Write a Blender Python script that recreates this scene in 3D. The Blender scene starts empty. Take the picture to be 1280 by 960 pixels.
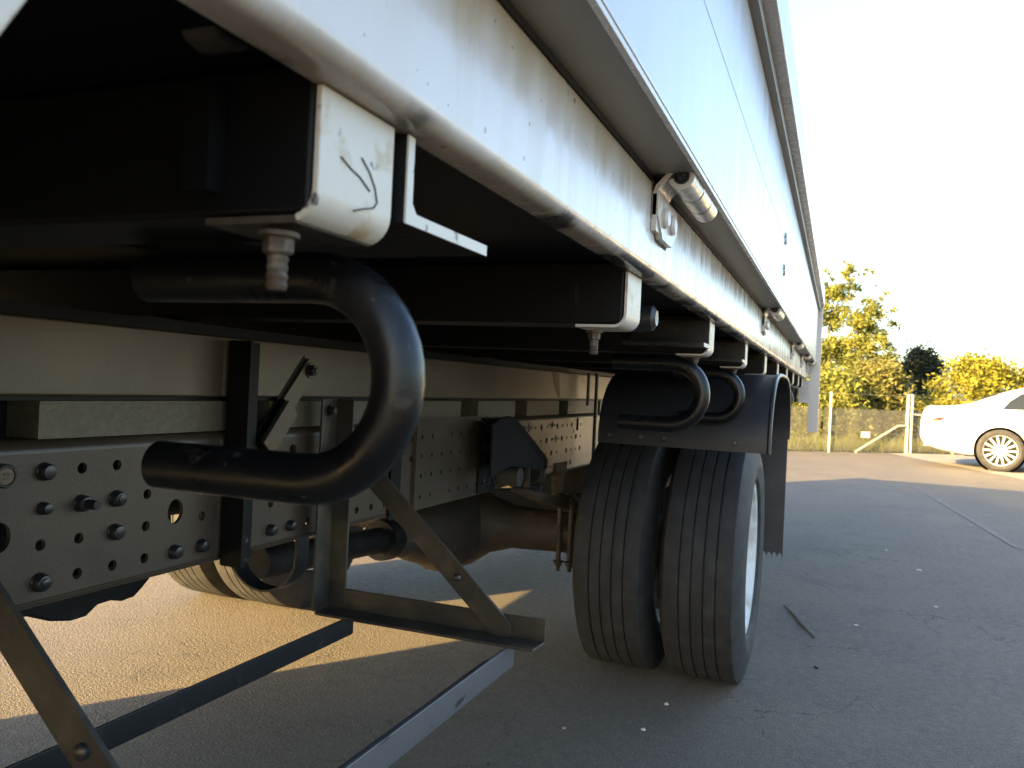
import bpy, bmesh, math, random
from mathutils import Vector, Matrix
from mathutils.bvhtree import BVHTree
from mathutils.geometry import tessellate_polygon
random.seed(7)
R = math.radians
sc = bpy.context.scene
col = sc.collection
# ---------------------------------------------------------------- camera
YAW, PITCH, ROLL = R(21.5748), R(0.111), R(2.6914)
f0 = Vector((-math.sin(YAW), math.cos(YAW), 0)); r0 = Vector((math.cos(YAW), math.sin(YAW), 0)); u0 = Vector((0, 0, 1))
fw = f0*math.cos(PITCH)+u0*math.sin(PITCH); up = u0*math.cos(PITCH)-f0*math.sin(PITCH)
rt = r0*math.cos(ROLL)+up*math.sin(ROLL); up = up*math.cos(ROLL)-r0*math.sin(ROLL)
cam = bpy.data.cameras.new('camera'); camo = bpy.data.objects.new('camera', cam); col.objects.link(camo)
m = Matrix.Identity(4)
for i in range(3):
    m[i][0] = rt[i]; m[i][1] = up[i]; m[i][2] = -fw[i]
m[0][3], m[1][3], m[2][3] = 0, 0, 1.0
camo.matrix_world = m
cam.sensor_width = 36; cam.lens = 36*1035/1280
cam.clip_start = 0.02; cam.clip_end = 3000
cam.dof.use_dof = True; cam.dof.focus_distance = 1.35; cam.dof.aperture_fstop = 12.0
sc.camera = camo
# ---------------------------------------------------------------- light
SUN_EL = R(17.5); SUN_AZ = (-0.53, -0.848)          # the sun stands behind and left of the camera
w = bpy.data.worlds.new('World'); sc.world = w; w.use_nodes = True
nt = w.node_tree; bg = nt.nodes['Background']
sky = nt.nodes.new('ShaderNodeTexSky'); sky.sky_type = 'NISHITA'; sky.sun_disc = False
sky.sun_elevation = SUN_EL; sky.sun_rotation = math.atan2(SUN_AZ[0], SUN_AZ[1])
sky.air_density = 1.0; sky.dust_density = 2.2; sky.ozone_density = 1.3
nt.links.new(sky.outputs[0], bg.inputs[0]); bg.inputs[1].default_value = 0.1
sl = bpy.data.lights.new('sun', 'SUN'); sl.energy = 4.6; sl.angle = R(0.5); sl.color = (1, 0.67, 0.26)
so = bpy.data.objects.new('sun', sl); col.objects.link(so)
sd = Vector((SUN_AZ[0]*math.cos(SUN_EL), SUN_AZ[1]*math.cos(SUN_EL), math.sin(SUN_EL)))
so.rotation_euler = sd.to_track_quat('Z', 'Y').to_euler(); so.location = sd*30
sc.view_settings.view_transform = 'Standard'; sc.view_settings.look = 'None'
sc.view_settings.exposure = 2.8; sc.view_settings.gamma = 1
sc.cycles.max_bounces = 8; sc.cycles.diffuse_bounces = 5

# ---------------------------------------------------------------- materials
def mat(name, base, rough=0.5, metal=0.0, spec=0.5, noise=None, bump=None, coat=0.0, rnoise=None):
    """noise=(scale, amount, colour2) mixes a second colour; bump=(scale, strength, dist)"""
    m = bpy.data.materials.new(name); m.use_nodes = True
    t = m.node_tree; b = t.nodes['Principled BSDF']
    b.inputs['Base Color'].default_value = (*base, 1); b.inputs['Roughness'].default_value = rough
    b.inputs['Metallic'].default_value = metal; b.inputs['Specular IOR Level'].default_value = spec
    b.inputs['Coat Weight'].default_value = coat; b.inputs['Coat Roughness'].default_value = 0.12
    tc = t.nodes.new('ShaderNodeTexCoord')
    def nz(scale, detail=5, stretch=None):
        n = t.nodes.new('ShaderNodeTexNoise'); n.inputs['Scale'].default_value = scale; n.inputs['Detail'].default_value = detail
        if stretch:
            mp = t.nodes.new('ShaderNodeMapping'); mp.inputs['Scale'].default_value = stretch
            t.links.new(tc.outputs['Object'], mp.inputs[0]); t.links.new(mp.outputs[0], n.inputs['Vector'])
        else:
            t.links.new(tc.outputs['Object'], n.inputs['Vector'])
        return n
    def ramp(src, a, b_, inv=False):
        r = t.nodes.new('ShaderNodeMapRange'); r.inputs[1].default_value = a; r.inputs[2].default_value = b_
        t.links.new(src, r.inputs[0]); return r
    if noise:
        for (scale, lo, hi, c2, st) in noise:
            n = nz(scale, 6, st); r = ramp(n.outputs[0], lo, hi)
            mx = t.nodes.new('ShaderNodeMix'); mx.data_type = 'RGBA'
            src = b.inputs['Base Color'].links[0].from_socket if b.inputs['Base Color'].links else None
            if src: t.links.new(src, mx.inputs[6])
            else: mx.inputs[6].default_value = (*base, 1)
            mx.inputs[7].default_value = (*c2, 1)
            t.links.new(r.outputs[0], mx.inputs[0]); t.links.new(mx.outputs[2], b.inputs['Base Color'])
    if rnoise:
        scale, lo, hi, st = rnoise
        n = nz(scale, 5, st); r = ramp(n.outputs[0], 0.35, 0.65); r.inputs[3].default_value = lo; r.inputs[4].default_value = hi
        t.links.new(r.outputs[0], b.inputs['Roughness'])
    if bump:
        prev = None
        for (scale, strength, st) in bump:
            n = nz(scale, 4, st); bp = t.nodes.new('ShaderNodeBump'); bp.inputs['Strength'].default_value = strength; bp.inputs['Distance'].default_value = 0.01
            t.links.new(n.outputs[0], bp.inputs['Height'])
            if prev: t.links.new(prev, bp.inputs['Normal'])
            prev = bp.outputs[0]
        t.links.new(prev, b.inputs['Normal'])
    return m
M = {}
M['white'] = mat('white_paint', (0.60, 0.56, 0.52), 0.22, noise=[(6, .52, .75, (0.52, 0.47, 0.39), (1, 1, 1))], rnoise=(40, 0.16, 0.34, (1, 1, 0.08)), bump=[(60, .03, (1, 1, 0.1))])
M['cap'] = mat('white_cap_paint', (0.60, 0.55, 0.47), 0.4, noise=[(35, .58, .7, (0.45, 0.34, 0.2), None), (60, .66, .72, (0.06, 0.05, 0.045), None)], bump=[(50, .06, None)])
def coaming_mat():
    m = mat('coaming_paint', (0.62, 0.575, 0.545), 0.22, rnoise=(34, 0.17, 0.32, (1, 1, 0.07)), bump=[(50, .03, (1, 1, 0.1))])
    t = m.node_tree; N = t.nodes.new; L = t.links.new; b = t.nodes['Principled BSDF']; tc = N('ShaderNodeTexCoord'); sx = N('ShaderNodeSeparateXYZ'); L(tc.outputs['Object'], sx.inputs[0])
    def nz(s, st, d=6):
        n = N('ShaderNodeTexNoise'); n.inputs['Scale'].default_value = s; n.inputs['Detail'].default_value = d; mp = N('ShaderNodeMapping'); mp.inputs['Scale'].default_value = st; L(tc.outputs['Object'], mp.inputs[0]); L(mp.outputs[0], n.inputs['Vector']); return n.outputs[0]
    def mr(s, a, c, lo=0, hi=1):
        r = N('ShaderNodeMapRange'); r.interpolation_type = 'SMOOTHSTEP'; r.inputs[1].default_value = a; r.inputs[2].default_value = c; r.inputs[3].default_value = lo; r.inputs[4].default_value = hi; L(s, r.inputs[0]); return r.outputs[0]
    def mth(op, a, c):
        x = N('ShaderNodeMath'); x.operation = op
        for i, q in enumerate((a, c)):
            if isinstance(q, float): x.inputs[i].default_value = q
            else: L(q, x.inputs[i])
        return x.outputs[0]
    def mix(f, a, c):
        x = N('ShaderNodeMix'); x.data_type = 'RGBA'; L(f, x.inputs[0])
        for i, q in ((6, a), (7, c)):
            if isinstance(q, tuple): x.inputs[i].default_value = (*q, 1)
            else: L(q, x.inputs[i])
        return x.outputs[2]
    z = sx.outputs[2]
    # beige reflection under the dropside painted in as streaks, dust and painted ground reflection on the lower fold, soot patches on its underside
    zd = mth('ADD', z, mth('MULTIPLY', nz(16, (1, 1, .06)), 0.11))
    refl_streak = mth('MULTIPLY', mr(zd, .052, .105), mr(nz(4, (1, 1, .3)), .25, .6, .3, .85))
    c = mix(refl_streak, (0.62, 0.575, 0.545), (0.44, 0.36, 0.245))
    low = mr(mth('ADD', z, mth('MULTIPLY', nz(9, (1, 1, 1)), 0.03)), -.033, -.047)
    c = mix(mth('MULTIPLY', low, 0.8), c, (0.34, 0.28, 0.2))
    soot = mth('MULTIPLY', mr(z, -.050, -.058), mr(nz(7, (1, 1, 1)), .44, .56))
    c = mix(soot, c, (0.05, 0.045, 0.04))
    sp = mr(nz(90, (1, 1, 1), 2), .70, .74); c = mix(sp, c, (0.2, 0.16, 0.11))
    L(c, b.inputs['Base Color']); return m
M['coaming'] = coaming_mat()
M['alu'] = mat('panel_paint', (0.48, 0.465, 0.45), 0.2, spec=.38, rnoise=(14, 0.18, 0.25, (1, 1, 0.1)))
M['under'] = mat('shaded_white_paint', (0.25, 0.22, 0.18), 0.45, noise=[(9, .45, .7, (0.18, 0.155, 0.125), (1, .4, 1))])  # white paint of the undersides, with their shade put into the colour
M['zinc'] = mat('galvanised_steel', (0.62, 0.6, 0.56), 0.3, metal=0.7, noise=[(70, .5, .7, (0.4, 0.36, 0.3), None)], bump=[(120, .1, None)])
M['black'] = mat('black_gloss_paint', (0.014, 0.014, 0.015), 0.32, noise=[(30, .6, .75, (0.05, 0.047, 0.042), None)], bump=[(90, .05, None)])
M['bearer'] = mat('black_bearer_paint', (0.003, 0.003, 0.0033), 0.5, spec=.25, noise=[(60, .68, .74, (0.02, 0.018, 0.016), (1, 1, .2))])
M['matte'] = mat('matte_black_paint', (0.010, 0.010, 0.010), 0.75, spec=.2, bump=[(80, .2, None)])
M['tube'] = mat('black_tube_coating', (0.004, 0.004, 0.0045), 0.28, spec=.42, noise=[(60, .66, .72, (0.03, 0.028, 0.025), None), (9, .56, .7, (0.02, 0.0185, 0.016), (1, 4, 1)), (140, .69, .73, (0.09, 0.085, 0.08), (1, 3, .5))], rnoise=(25, .26, .42, None), bump=[(150, .03, None)])
M['blackd'] = mat('dull_black_underbody', (0.008, 0.0075, 0.007), 0.65, spec=.3, noise=[(12, .5, .75, (0.025, 0.021, 0.017), None)], bump=[(60, .15, None)])
M['frame'] = mat('dark_grey_chassis_paint', (0.068, 0.050, 0.034), 0.36, noise=[(7, .45, .7, (0.047, 0.034, 0.023), None), (2.5, .5, .68, (0.045, 0.033, 0.022), (1, 1, 2)), (90, .68, .74, (0.05, 0.045, 0.04), None)], bump=[(200, .05, None)])
M['runner'] = mat('galvanised_runner', (0.112, 0.084, 0.052), 0.36, metal=0.2, noise=[(3, .4, .65, (0.076, 0.057, 0.036), None), (60, .7, .76, (0.08, 0.07, 0.06), None)], bump=[(150, .05, None)])
M['block'] = mat('zinc_packing', (0.112, 0.094, 0.064), 0.5, metal=0.2, noise=[(16, .3, .72, (0.10, 0.086, 0.058), None), (90, .45, .75, (0.135, 0.116, 0.082), None)], bump=[(60, .2, None)])
M['step'] = mat('step_bar_paint', (0.11, 0.11, 0.112), 0.28, spec=.9, noise=[(40, .62, .7, (0.02, 0.02, 0.02), (1, .3, 1))], bump=[(70, .05, None)])
M['brown'] = mat('dusty_black_steel', (0.035, 0.03, 0.023), 0.45, noise=[(14, .5, .7, (0.085, 0.065, 0.04), None)], bump=[(60, .1, None)])
M['rust'] = mat('rusty_steel', (0.07, 0.045, 0.028), 0.7, noise=[(60, .5, .65, (0.15, 0.12, 0.085), None)], bump=[(100, .3, None)])
M['bolt'] = mat('bolt_steel', (0.1, 0.1, 0.1), 0.32, metal=0.8)
M['rubber'] = mat('tyre_rubber', (0.019, 0.018, 0.017), 0.72, noise=[(16, .45, .75, (0.04, 0.038, 0.035), None), (240, .6, .68, (0.05, 0.047, 0.043), None)], bump=[(220, .25, None), (40, .1, None)])
def sipes(m):
    t = m.node_tree; N = t.nodes.new; L = t.links.new; b = t.nodes['Principled BSDF']; tc = N('ShaderNodeTexCoord'); sx = N('ShaderNodeSeparateXYZ'); L(tc.outputs['Object'], sx.inputs[0])
    def mth(op, a, c=None):
        x = N('ShaderNodeMath'); x.operation = op
        for i, q in enumerate((a, c)):
            if q is None: continue
            if isinstance(q, (int, float)): x.inputs[i].default_value = q
            else: L(q, x.inputs[i])
        return x.outputs[0]
    ang = mth('ARCTAN2', sx.outputs[1], sx.outputs[2])
    zig = mth('MULTIPLY', mth('PINGPONG', sx.outputs[0], .012), 1.6)
    fr = mth('FRACT', mth('MULTIPLY', mth('ADD', ang, zig), 110/6.2832*2))
    line = mth('LESS_THAN', fr, .16)
    # sipes sit beside the grooves and on the shoulders only
    gr = mth('LESS_THAN', mth('ABSOLUTE', mth('SUBTRACT', mth('PINGPONG', mth('ADD', sx.outputs[0], .0207), .0207), 0)), .0075)
    rad = mth('SQRT', mth('ADD', mth('MULTIPLY', sx.outputs[1], sx.outputs[1]), mth('MULTIPLY', sx.outputs[2], sx.outputs[2])))
    tr = mth('GREATER_THAN', rad, .422)
    k = mth('MULTIPLY', mth('MULTIPLY', line, gr), tr)
    bp = N('ShaderNodeBump'); bp.inputs['Strength'].default_value = .6; bp.inputs['Distance'].default_value = .01; bp.invert = True; L(k, bp.inputs['Height'])
    old = b.inputs['Normal'].links[0].from_socket; L(old, bp.inputs['Normal']); L(bp.outputs[0], b.inputs['Normal'])
    src = b.inputs['Base Color'].links[0].from_socket; mx = N('ShaderNodeMix'); mx.data_type = 'RGBA'; L(mth('MULTIPLY', k, .6), mx.inputs[0]); L(src, mx.inputs[6]); mx.inputs[7].default_value = (.008, .008, .008, 1); L(mx.outputs[2], b.inputs['Base Color'])
sipes(M['rubber'])
M['flap'] = mat('mudflap_rubber', (0.03, 0.03, 0.032), 0.5, noise=[(8, .45, .7, (0.045, 0.044, 0.043), None)], bump=[(90, .08, None)])
M['guard'] = mat('guard_plastic', (0.02, 0.02, 0.021), 0.34, noise=[(20, .6, .75, (0.04, 0.037, 0.033), None)], bump=[(120, .05, None)])
M['rim'] = mat('silver_rim', (0.72, 0.71, 0.69), 0.3, noise=[(14, .5, .7, (0.5, 0.46, 0.4), None)])
M['axle'] = mat('axle_dusty', (0.035, 0.029, 0.023), 0.6, noise=[(9, .4, .65, (0.06, 0.045, 0.03), None)], bump=[(70, .25, None)])
M['grime_shade'] = mat('hinge_grime_shade', (0.09, 0.07, 0.05), 0.8)
M['ink'] = mat('marker_ink', (0.03, 0.025, 0.03), 0.6)
M['cabwhite'] = mat('cab_paint', (0.8, 0.8, 0.8), 0.2, coat=0.5)
M['glass'] = mat('dark_glass', (0.02, 0.025, 0.03), 0.02, spec=.35)
M['plug'] = mat('dark_grille', (0.02, 0.02, 0.02), 0.5)
M['red'] = mat('red_lens', (0.30, 0.012, 0.008), 0.02, spec=.08)
M['gap'] = mat('dark_wheel_gap', (0.02, 0.018, 0.015), 0.9, spec=.05)
M['redspray'] = mat('red_spray_mark', (0.22, 0.05, 0.035), 0.5, noise=[(18, .42, .6, (0.14, 0.10, 0.06), None)])

# ---------------------------------------------------------------- mesh builder
class MB:
    def __init__(s): s.v = []; s.f = []
    def add(s, vs, fs):
        n = len(s.v); s.v += [tuple(v) for v in vs]; s.f += [tuple(i+n for i in f) for f in fs]; return s
    def box(s, a, b):
        x0, y0, z0 = a; x1, y1, z1 = b
        vs = [(x0,y0,z0),(x1,y0,z0),(x1,y1,z0),(x0,y1,z0),(x0,y0,z1),(x1,y0,z1),(x1,y1,z1),(x0,y1,z1)]
        return s.add(vs, [(0,3,2,1),(4,5,6,7),(0,1,5,4),(1,2,6,5),(2,3,7,6),(3,0,4,7)])
    def prism(s, pts, axis, a, b):
        """pts: 2-D polygon in the plane perpendicular to axis; x->(y,z), y->(x,z), z->(x,y)"""
        def mk(p, t):
            return (t, p[0], p[1]) if axis == 'x' else ((p[0], t, p[1]) if axis == 'y' else (p[0], p[1], t))
        n = len(pts); vs = [mk(p, a) for p in pts]+[mk(p, b) for p in pts]
        tri = tessellate_polygon([[Vector((p[0], p[1], 0)) for p in pts]])
        fs = [tuple(t) for t in tri]+[tuple(i+n for i in reversed(t)) for t in tri]
        fs += [(i, (i+1) % n, (i+1) % n+n, i+n) for i in range(n)]
        return s.add(vs, fs)
    def strip(s, path, axis, a, b, th):
        """bent sheet: open 2-D path given thickness th (to its left), extruded along axis"""
        P = [Vector(path[0])]+[Vector(b) for a, b in zip(path, path[1:]) if (Vector(a)-Vector(b)).length > 1e-5]; off = []
        for i, p in enumerate(P):
            d0 = (P[i]-P[i-1]).normalized() if i else (P[1]-P[0]).normalized()
            d1 = (P[i+1]-P[i]).normalized() if i < len(P)-1 else d0
            d = (d0+d1).normalized(); n = Vector((-d.y, d.x)); c = max(.35, d.dot(d0))
            off.append(p+n*th/c)
        return s.prism([tuple(p) for p in P]+[tuple(p) for p in reversed(off)], axis, a, b)
    def tube(s, path, r, seg=12, cap=True):
        P = [Vector(p) for p in path]; n = len(P); rr = r if hasattr(r, '__len__') else [r]*n
        T = [(P[min(i+1, n-1)]-P[max(i-1, 0)]).normalized() for i in range(n)]
        ref = Vector((0, 0, 1)) if abs(T[0].z) < .9 else Vector((1, 0, 0))
        u = T[0].cross(ref).normalized(); vs = []
        for i in range(n):
            u = (u-T[i]*u.dot(T[i])).normalized(); v = T[i].cross(u)
            for k in range(seg):
                a = 2*math.pi*k/seg; vs.append(P[i]+(u*math.cos(a)+v*math.sin(a))*rr[i])
        fs = [(i*seg+k, i*seg+(k+1) % seg, (i+1)*seg+(k+1) % seg, (i+1)*seg+k) for i in range(n-1) for k in range(seg)]
        if cap: fs += [tuple(reversed(range(seg))), tuple(range((n-1)*seg, n*seg))]
        return s.add(vs, fs)
    def lathe(s, prof, seg, c, axis='x', closed=False, a0=0.0):
        """prof: list of (offset along axis, radius)"""
        vs = []; n = len(prof)
        for k in range(seg):
            a = a0+2*math.pi*k/seg; ca, sa = math.cos(a), math.sin(a)
            for (o, r) in prof:
                if axis == 'x': vs.append((c[0]+o, c[1]+r*ca, c[2]+r*sa))
                elif axis == 'y': vs.append((c[0]+r*ca, c[1]+o, c[2]+r*sa))
                else: vs.append((c[0]+r*ca, c[1]+r*sa, c[2]+o))
        m_ = n if closed else n-1
        fs = [(k*n+i, ((k+1) % seg)*n+i, ((k+1) % seg)*n+(i+1) % n, k*n+(i+1) % n) for k in range(seg) for i in range(m_)]
        return s.add(vs, fs)
    def hexbolt(s, c, axis, r, h, shank=0, sr=None):
        d = {'x': Vector((1,0,0)), '-x': Vector((-1,0,0)), 'y': Vector((0,1,0)), '-y': Vector((0,-1,0)), 'z': Vector((0,0,1)), '-z': Vector((0,0,-1))}[axis]
        c = Vector(c)
        s.tube([c, c+d*h*.22], r*1.35, 14); s.tube([c+d*h*.2, c+d*h*.9, c+d*h], [r, r, r*.88], 6)
        if shank:
            n = max(4, int(shank/0.0025)); sr = sr or r*.55; ps = []; rs = []
            for i in range(n+1):
                ps.append(c+d*(h+shank*i/n)); rs.append(sr*(1 if i % 2 else .86))
            s.tube(ps, rs, 10)
        return s
    def build(s, name, material, parent=None, origin=None, smooth=0.6, bevel=0, stuff=False):
        V = [Vector(v) for v in s.v]
        pw = WO.get(parent, Vector((0, 0, 0))) if parent else Vector((0, 0, 0))
        if origin is None:
            mn = Vector([min(v[i] for v in V) for i in range(3)]); mx = Vector([max(v[i] for v in V) for i in range(3)])
            origin = (mn+mx)/2
            if parent is None: origin.z = mn.z
        origin = Vector(origin)
        me = bpy.data.meshes.new(name); me.from_pydata([v-origin for v in V], [], s.f)
        bm = bmesh.new(); bm.from_mesh(me); bmesh.ops.remove_doubles(bm, verts=bm.verts, dist=1e-6); bmesh.ops.recalc_face_normals(bm, faces=bm.faces); bm.to_mesh(me); bm.free()
        if smooth:
            me.polygons.foreach_set('use_smooth', [True]*len(me.polygons)); me.set_sharp_from_angle(angle=smooth)
        me.materials.append(material)
        o = bpy.data.objects.new(name, me); col.objects.link(o)
        if parent: o.parent = parent
        o.location = origin-pw; WO[o] = origin
        if bevel:
            b = o.modifiers.new('bevel', 'BEVEL'); b.width = bevel; b.segments = 2; b.limit_method = 'ANGLE'; b.angle_limit = R(35)
            b.harden_normals = True
        if stuff: o['kind'] = 'stuff'
        return o
WO = {}
def tag(o, label=None, cat=None, group=None, kind=None):
    for k, v in (('label', label), ('category', cat), ('group', group), ('kind', kind)):
        if v: o[k] = v
    return o
def thing(name, loc, label, cat, group=None, rz=0):
    o = bpy.data.objects.new(name, None); col.objects.link(o); o.location = loc; o.rotation_euler = (0, 0, rz); o.empty_display_size = .2
    WO[o] = Vector(loc) if rz == 0 else Vector((0, 0, 0))
    return tag(o, label, cat, group)
def copy_part(o, dloc, parent=None):
    c = o.copy(); col.objects.link(c); c.parent = parent or o.parent; c.location = o.location+Vector(dloc)
    if parent is None or parent == o.parent: WO[c] = WO[o]+Vector(dloc)
    for ch in [x for x in bpy.data.objects if x.parent == o]:
        d = ch.copy(); col.objects.link(d); d.parent = c
    return c
def arc(cx, cz, r, a0, a1, n):
    return [(cx+r*math.cos(R(a0+(a1-a0)*i/n)), cz+r*math.sin(R(a0+(a1-a0)*i/n))) for i in range(n+1)]

# ================================================================ SETTING
def asphalt():
    m = bpy.data.materials.new('asphalt'); m.use_nodes = True; t = m.node_tree; b = t.nodes['Principled BSDF']
    N = t.nodes.new; L = t.links.new; tc = N('ShaderNodeTexCoord')
    def nz(s, d=6, st=None):
        n = N('ShaderNodeTexNoise'); n.inputs['Scale'].default_value = s; n.inputs['Detail'].default_value = d
        if st:
            mp = N('ShaderNodeMapping'); mp.inputs['Scale'].default_value = st; mp.inputs['Rotation'].default_value = (0, 0, .35)
            L(tc.outputs['Object'], mp.inputs[0]); L(mp.outputs[0], n.inputs['Vector'])
        else: L(tc.outputs['Object'], n.inputs['Vector'])
        return n.outputs[0]
    def mr(s, a, c, lo=0, hi=1):
        r = N('ShaderNodeMapRange'); r.inputs[1].default_value = a; r.inputs[2].default_value = c; r.inputs[3].default_value = lo; r.inputs[4].default_value = hi; L(s, r.inputs[0]); return r.outputs[0]
    def mix(fac, a, c):
        x = N('ShaderNodeMix'); x.data_type = 'RGBA'; L(fac, x.inputs[0])
        for i, q in ((6, a), (7, c)):
            if isinstance(q, tuple): x.inputs[i].default_value = (*q, 1)
            else: L(q, x.inputs[i])
        return x.outputs[2]
    c = mix(mr(nz(1.4, 9), .38, .62), (0.092, 0.077, 0.059), (0.130, 0.107, 0.08))
    c = mix(mr(nz(.5, 8, (1, .25, 1)), .48, .66), c, (0.062, 0.058, 0.055))
    c = mix(mr(nz(3.2, 9), .55, .68), c, (0.072, 0.062, 0.05))
    c = mix(mr(nz(120, 3), .35, .7), c, (0.16, 0.14, 0.108))
    c = mix(mr(nz(190, 2), .6, .68), c, (0.05, 0.048, 0.045))
    v = N('ShaderNodeTexVoronoi'); v.inputs['Scale'].default_value = 110; L(tc.outputs['Object'], v.inputs['Vector'])
    spk = mr(v.outputs['Distance'], .16, .26, 1, 0)
    cr = N('ShaderNodeSeparateColor'); L(v.outputs['Color'], cr.inputs[0])
    ml = N('ShaderNodeMath'); ml.operation = 'MULTIPLY'; L(spk, ml.inputs[0]); L(mr(cr.outputs[0], .84, .88), ml.inputs[1])
    c = mix(ml.outputs[0], c, (0.27, 0.245, 0.205))
    # cracks
    dv = N('ShaderNodeTexVoronoi'); dv.feature = 'DISTANCE_TO_EDGE'; dv.inputs['Scale'].default_value = 2.6
    wv = N('ShaderNodeVectorMath'); wv.operation = 'ADD'; n3 = N('ShaderNodeTexNoise'); n3.inputs['Scale'].default_value = 5; n3.inputs['Detail'].default_value = 5
    L(tc.outputs['Object'], n3.inputs['Vector']); sc3 = N('ShaderNodeVectorMath'); sc3.operation = 'SCALE'; sc3.inputs[3].default_value = .35
    L(n3.outputs['Color'], sc3.inputs[0]); L(tc.outputs['Object'], wv.inputs[0]); L(sc3.outputs[0], wv.inputs[1]); L(wv.outputs[0], dv.inputs['Vector'])
    ck = mr(dv.outputs['Distance'], .0, .011, 1, 0)
    cm = N('ShaderNodeMath'); cm.operation = 'MULTIPLY'; L(ck, cm.inputs[0]); L(mr(nz(1.3, 5), .47, .60), cm.inputs[1])
    c = mix(cm.outputs[0], c, (0.03, 0.029, 0.028))
    L(c, b.inputs['Base Color']); L(mr(nz(30, 3), .3, .7, .62, .85), b.inputs['Roughness']); b.inputs['Specular IOR Level'].default_value = .45
    prev = None
    for s, k in ((25, .2), (110, .6), (260, .5)):
        bp = N('ShaderNodeBump'); bp.inputs['Strength'].default_value = k; bp.inputs['Distance'].default_value = .01; L(nz(s, 3), bp.inputs['Height'])
        if prev: L(prev, bp.inputs['Normal'])
        prev = bp.outputs[0]
    bp = N('ShaderNodeBump'); bp.inputs['Strength'].default_value = .5; bp.inputs['Distance'].default_value = .01; bp.invert = True
    L(cm.outputs[0], bp.inputs['Height']); L(prev, bp.inputs['Normal']); L(bp.outputs[0], b.inputs['Normal'])
    return m
M['asphalt'] = asphalt()
M['earth'] = mat('dry_earth', (0.12, 0.1, 0.05), 0.9, noise=[(.8, .4, .6, (0.08, 0.085, 0.03), None)], bump=[(6, .5, None)])
M['concrete'] = mat('pale_concrete', (0.26, 0.235, 0.19), 0.8, noise=[(2, .4, .65, (0.2, 0.18, 0.15), None), (60, .5, .7, (0.3, 0.27, 0.22), None)], bump=[(80, .25, None)])
M['line'] = mat('worn_line_paint', (0.15, 0.132, 0.11), 0.7, noise=[(3, .38, .55, (0.108, 0.092, 0.073), None), (40, .4, .6, (0.112, 0.096, 0.077), None)])
def sheet(name, pts, z, m_):
    mb = MB(); mb.add([(x, y, z) for x, y in pts], [tuple(range(len(pts)))])
    return tag(mb.build(name, m_, smooth=0, origin=(0, 0, z)), kind='structure')
sheet('ground', [(-1500, -1500), (1500, -1500), (1500, 1500), (-1500, 1500)], -0.012, M['earth'])
sheet('asphalt_yard', [(-60, -60), (60, -60), (60, 30), (7.5, 23.2), (1.45, 18.75), (-12, 6.8+0.2), (-60, -20)], 0.0, M['asphalt'])
sheet('concrete_apron', [(0.95, 18.25), (1.75, 15.9), (2.5, 13.7), (3.6, 10.6), (16, 12), (16, 27), (7.3, 23.0), (1.42, 18.68)], 0.004, M['concrete'])
sheet('worn_parking_line', [(.89, 11.26), (.93, 11.26), (1.27, 6.9), (1.22, 6.9)], 0.0035, M['line'])

# ================================================================ TRUCK
CX = -1.46
truck = thing('flatbed_truck', (CX, 0, 0), 'flatbed truck with white dropside tray, black underbody and dual rear wheels', 'truck')
Y0, YR = -1.1, 6.95
def P(mb, name, m_, parent=None, **k): return mb.build(name, M[m_], parent or truck, **k)
# tray floor + far side
P(MB().box((-2.66, Y0, 1.172), (-0.275, YR, 1.2)), 'tray_floor', 'bearer')
for yy in (0,):
    P(MB().box((-2.68, Y0, 1.155), (-2.66, YR, 1.283)), 'far_coaming', 'white')
    P(MB().box((-2.74, Y0, 1.29), (-2.715, YR, 1.845)), 'far_dropside', 'alu')
    P(MB().box((-2.6, Y0-.06, 1.2), (-.3, Y0-.01, 2.1)), 'headboard', 'alu')
    P(MB().box((-2.713, YR-.03, 1.2), (-.206, YR, 1.8)), 'tailgate', 'alu')
# near coaming: folded sheet
prof = [(-0.33, 1.279), (-0.246, 1.279)]+arc(-0.246, 1.273, 0.006, 90, 0, 3)+[(-0.24, 1.171)]+arc(-0.253, 1.171, 0.013, 0, -90, 6)+[(-0.27, 1.158)]
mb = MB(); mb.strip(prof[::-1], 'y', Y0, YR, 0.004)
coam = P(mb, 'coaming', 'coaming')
# seal gap
P(MB().box((-0.30, Y0, 1.2793), (-0.2405, YR, 1.2863)), 'coaming_seal', 'plug')
# dropside
dside = P(MB().box((-0.205, Y0+.02, 1.292), (-0.18, YR-.03, 1.70)), 'dropside', 'alu')
P(MB().box((-0.245, Y0+.02, 1.2865), (-0.1855, YR-.03, 1.2915)), 'dropside_base', 'under', dside)
mb = MB(); mb.box((-0.1845, Y0+.02, 1.284), (-0.1775, YR-.03, 1.2905)); mb.box((-0.1795, Y0+.02, 1.2905), (-0.1765, YR-.03, 1.2945))
P(mb, 'dropside_lip', 'white', dside, bevel=.001)
P(MB().box((-0.1797, Y0+.02, 1.497), (-0.1793, YR-.03, 1.4975)), 'panel_seam', 'white', dside)
mb = MB(); mb.box((-0.215, Y0+.02, 1.7015), (-0.163, YR-.03, 1.73)); P(mb, 'rail_step', 'under', dside)
mb = MB(); mb.box((-0.215, Y0+.02, 1.7305), (-0.137, YR-.03, 1.845)); P(mb, 'top_rail', 'white', dside, bevel=.003)
for zc in (1.503, 1.404):
    mb = MB(); mb.hexbolt((-0.18, 2.73, zc+.008), 'x', .009, .006); mb.hexbolt((-0.18, 2.745, zc-.008), 'x', .009, .006); P(mb, 'bolt', 'zinc', dside)
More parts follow.
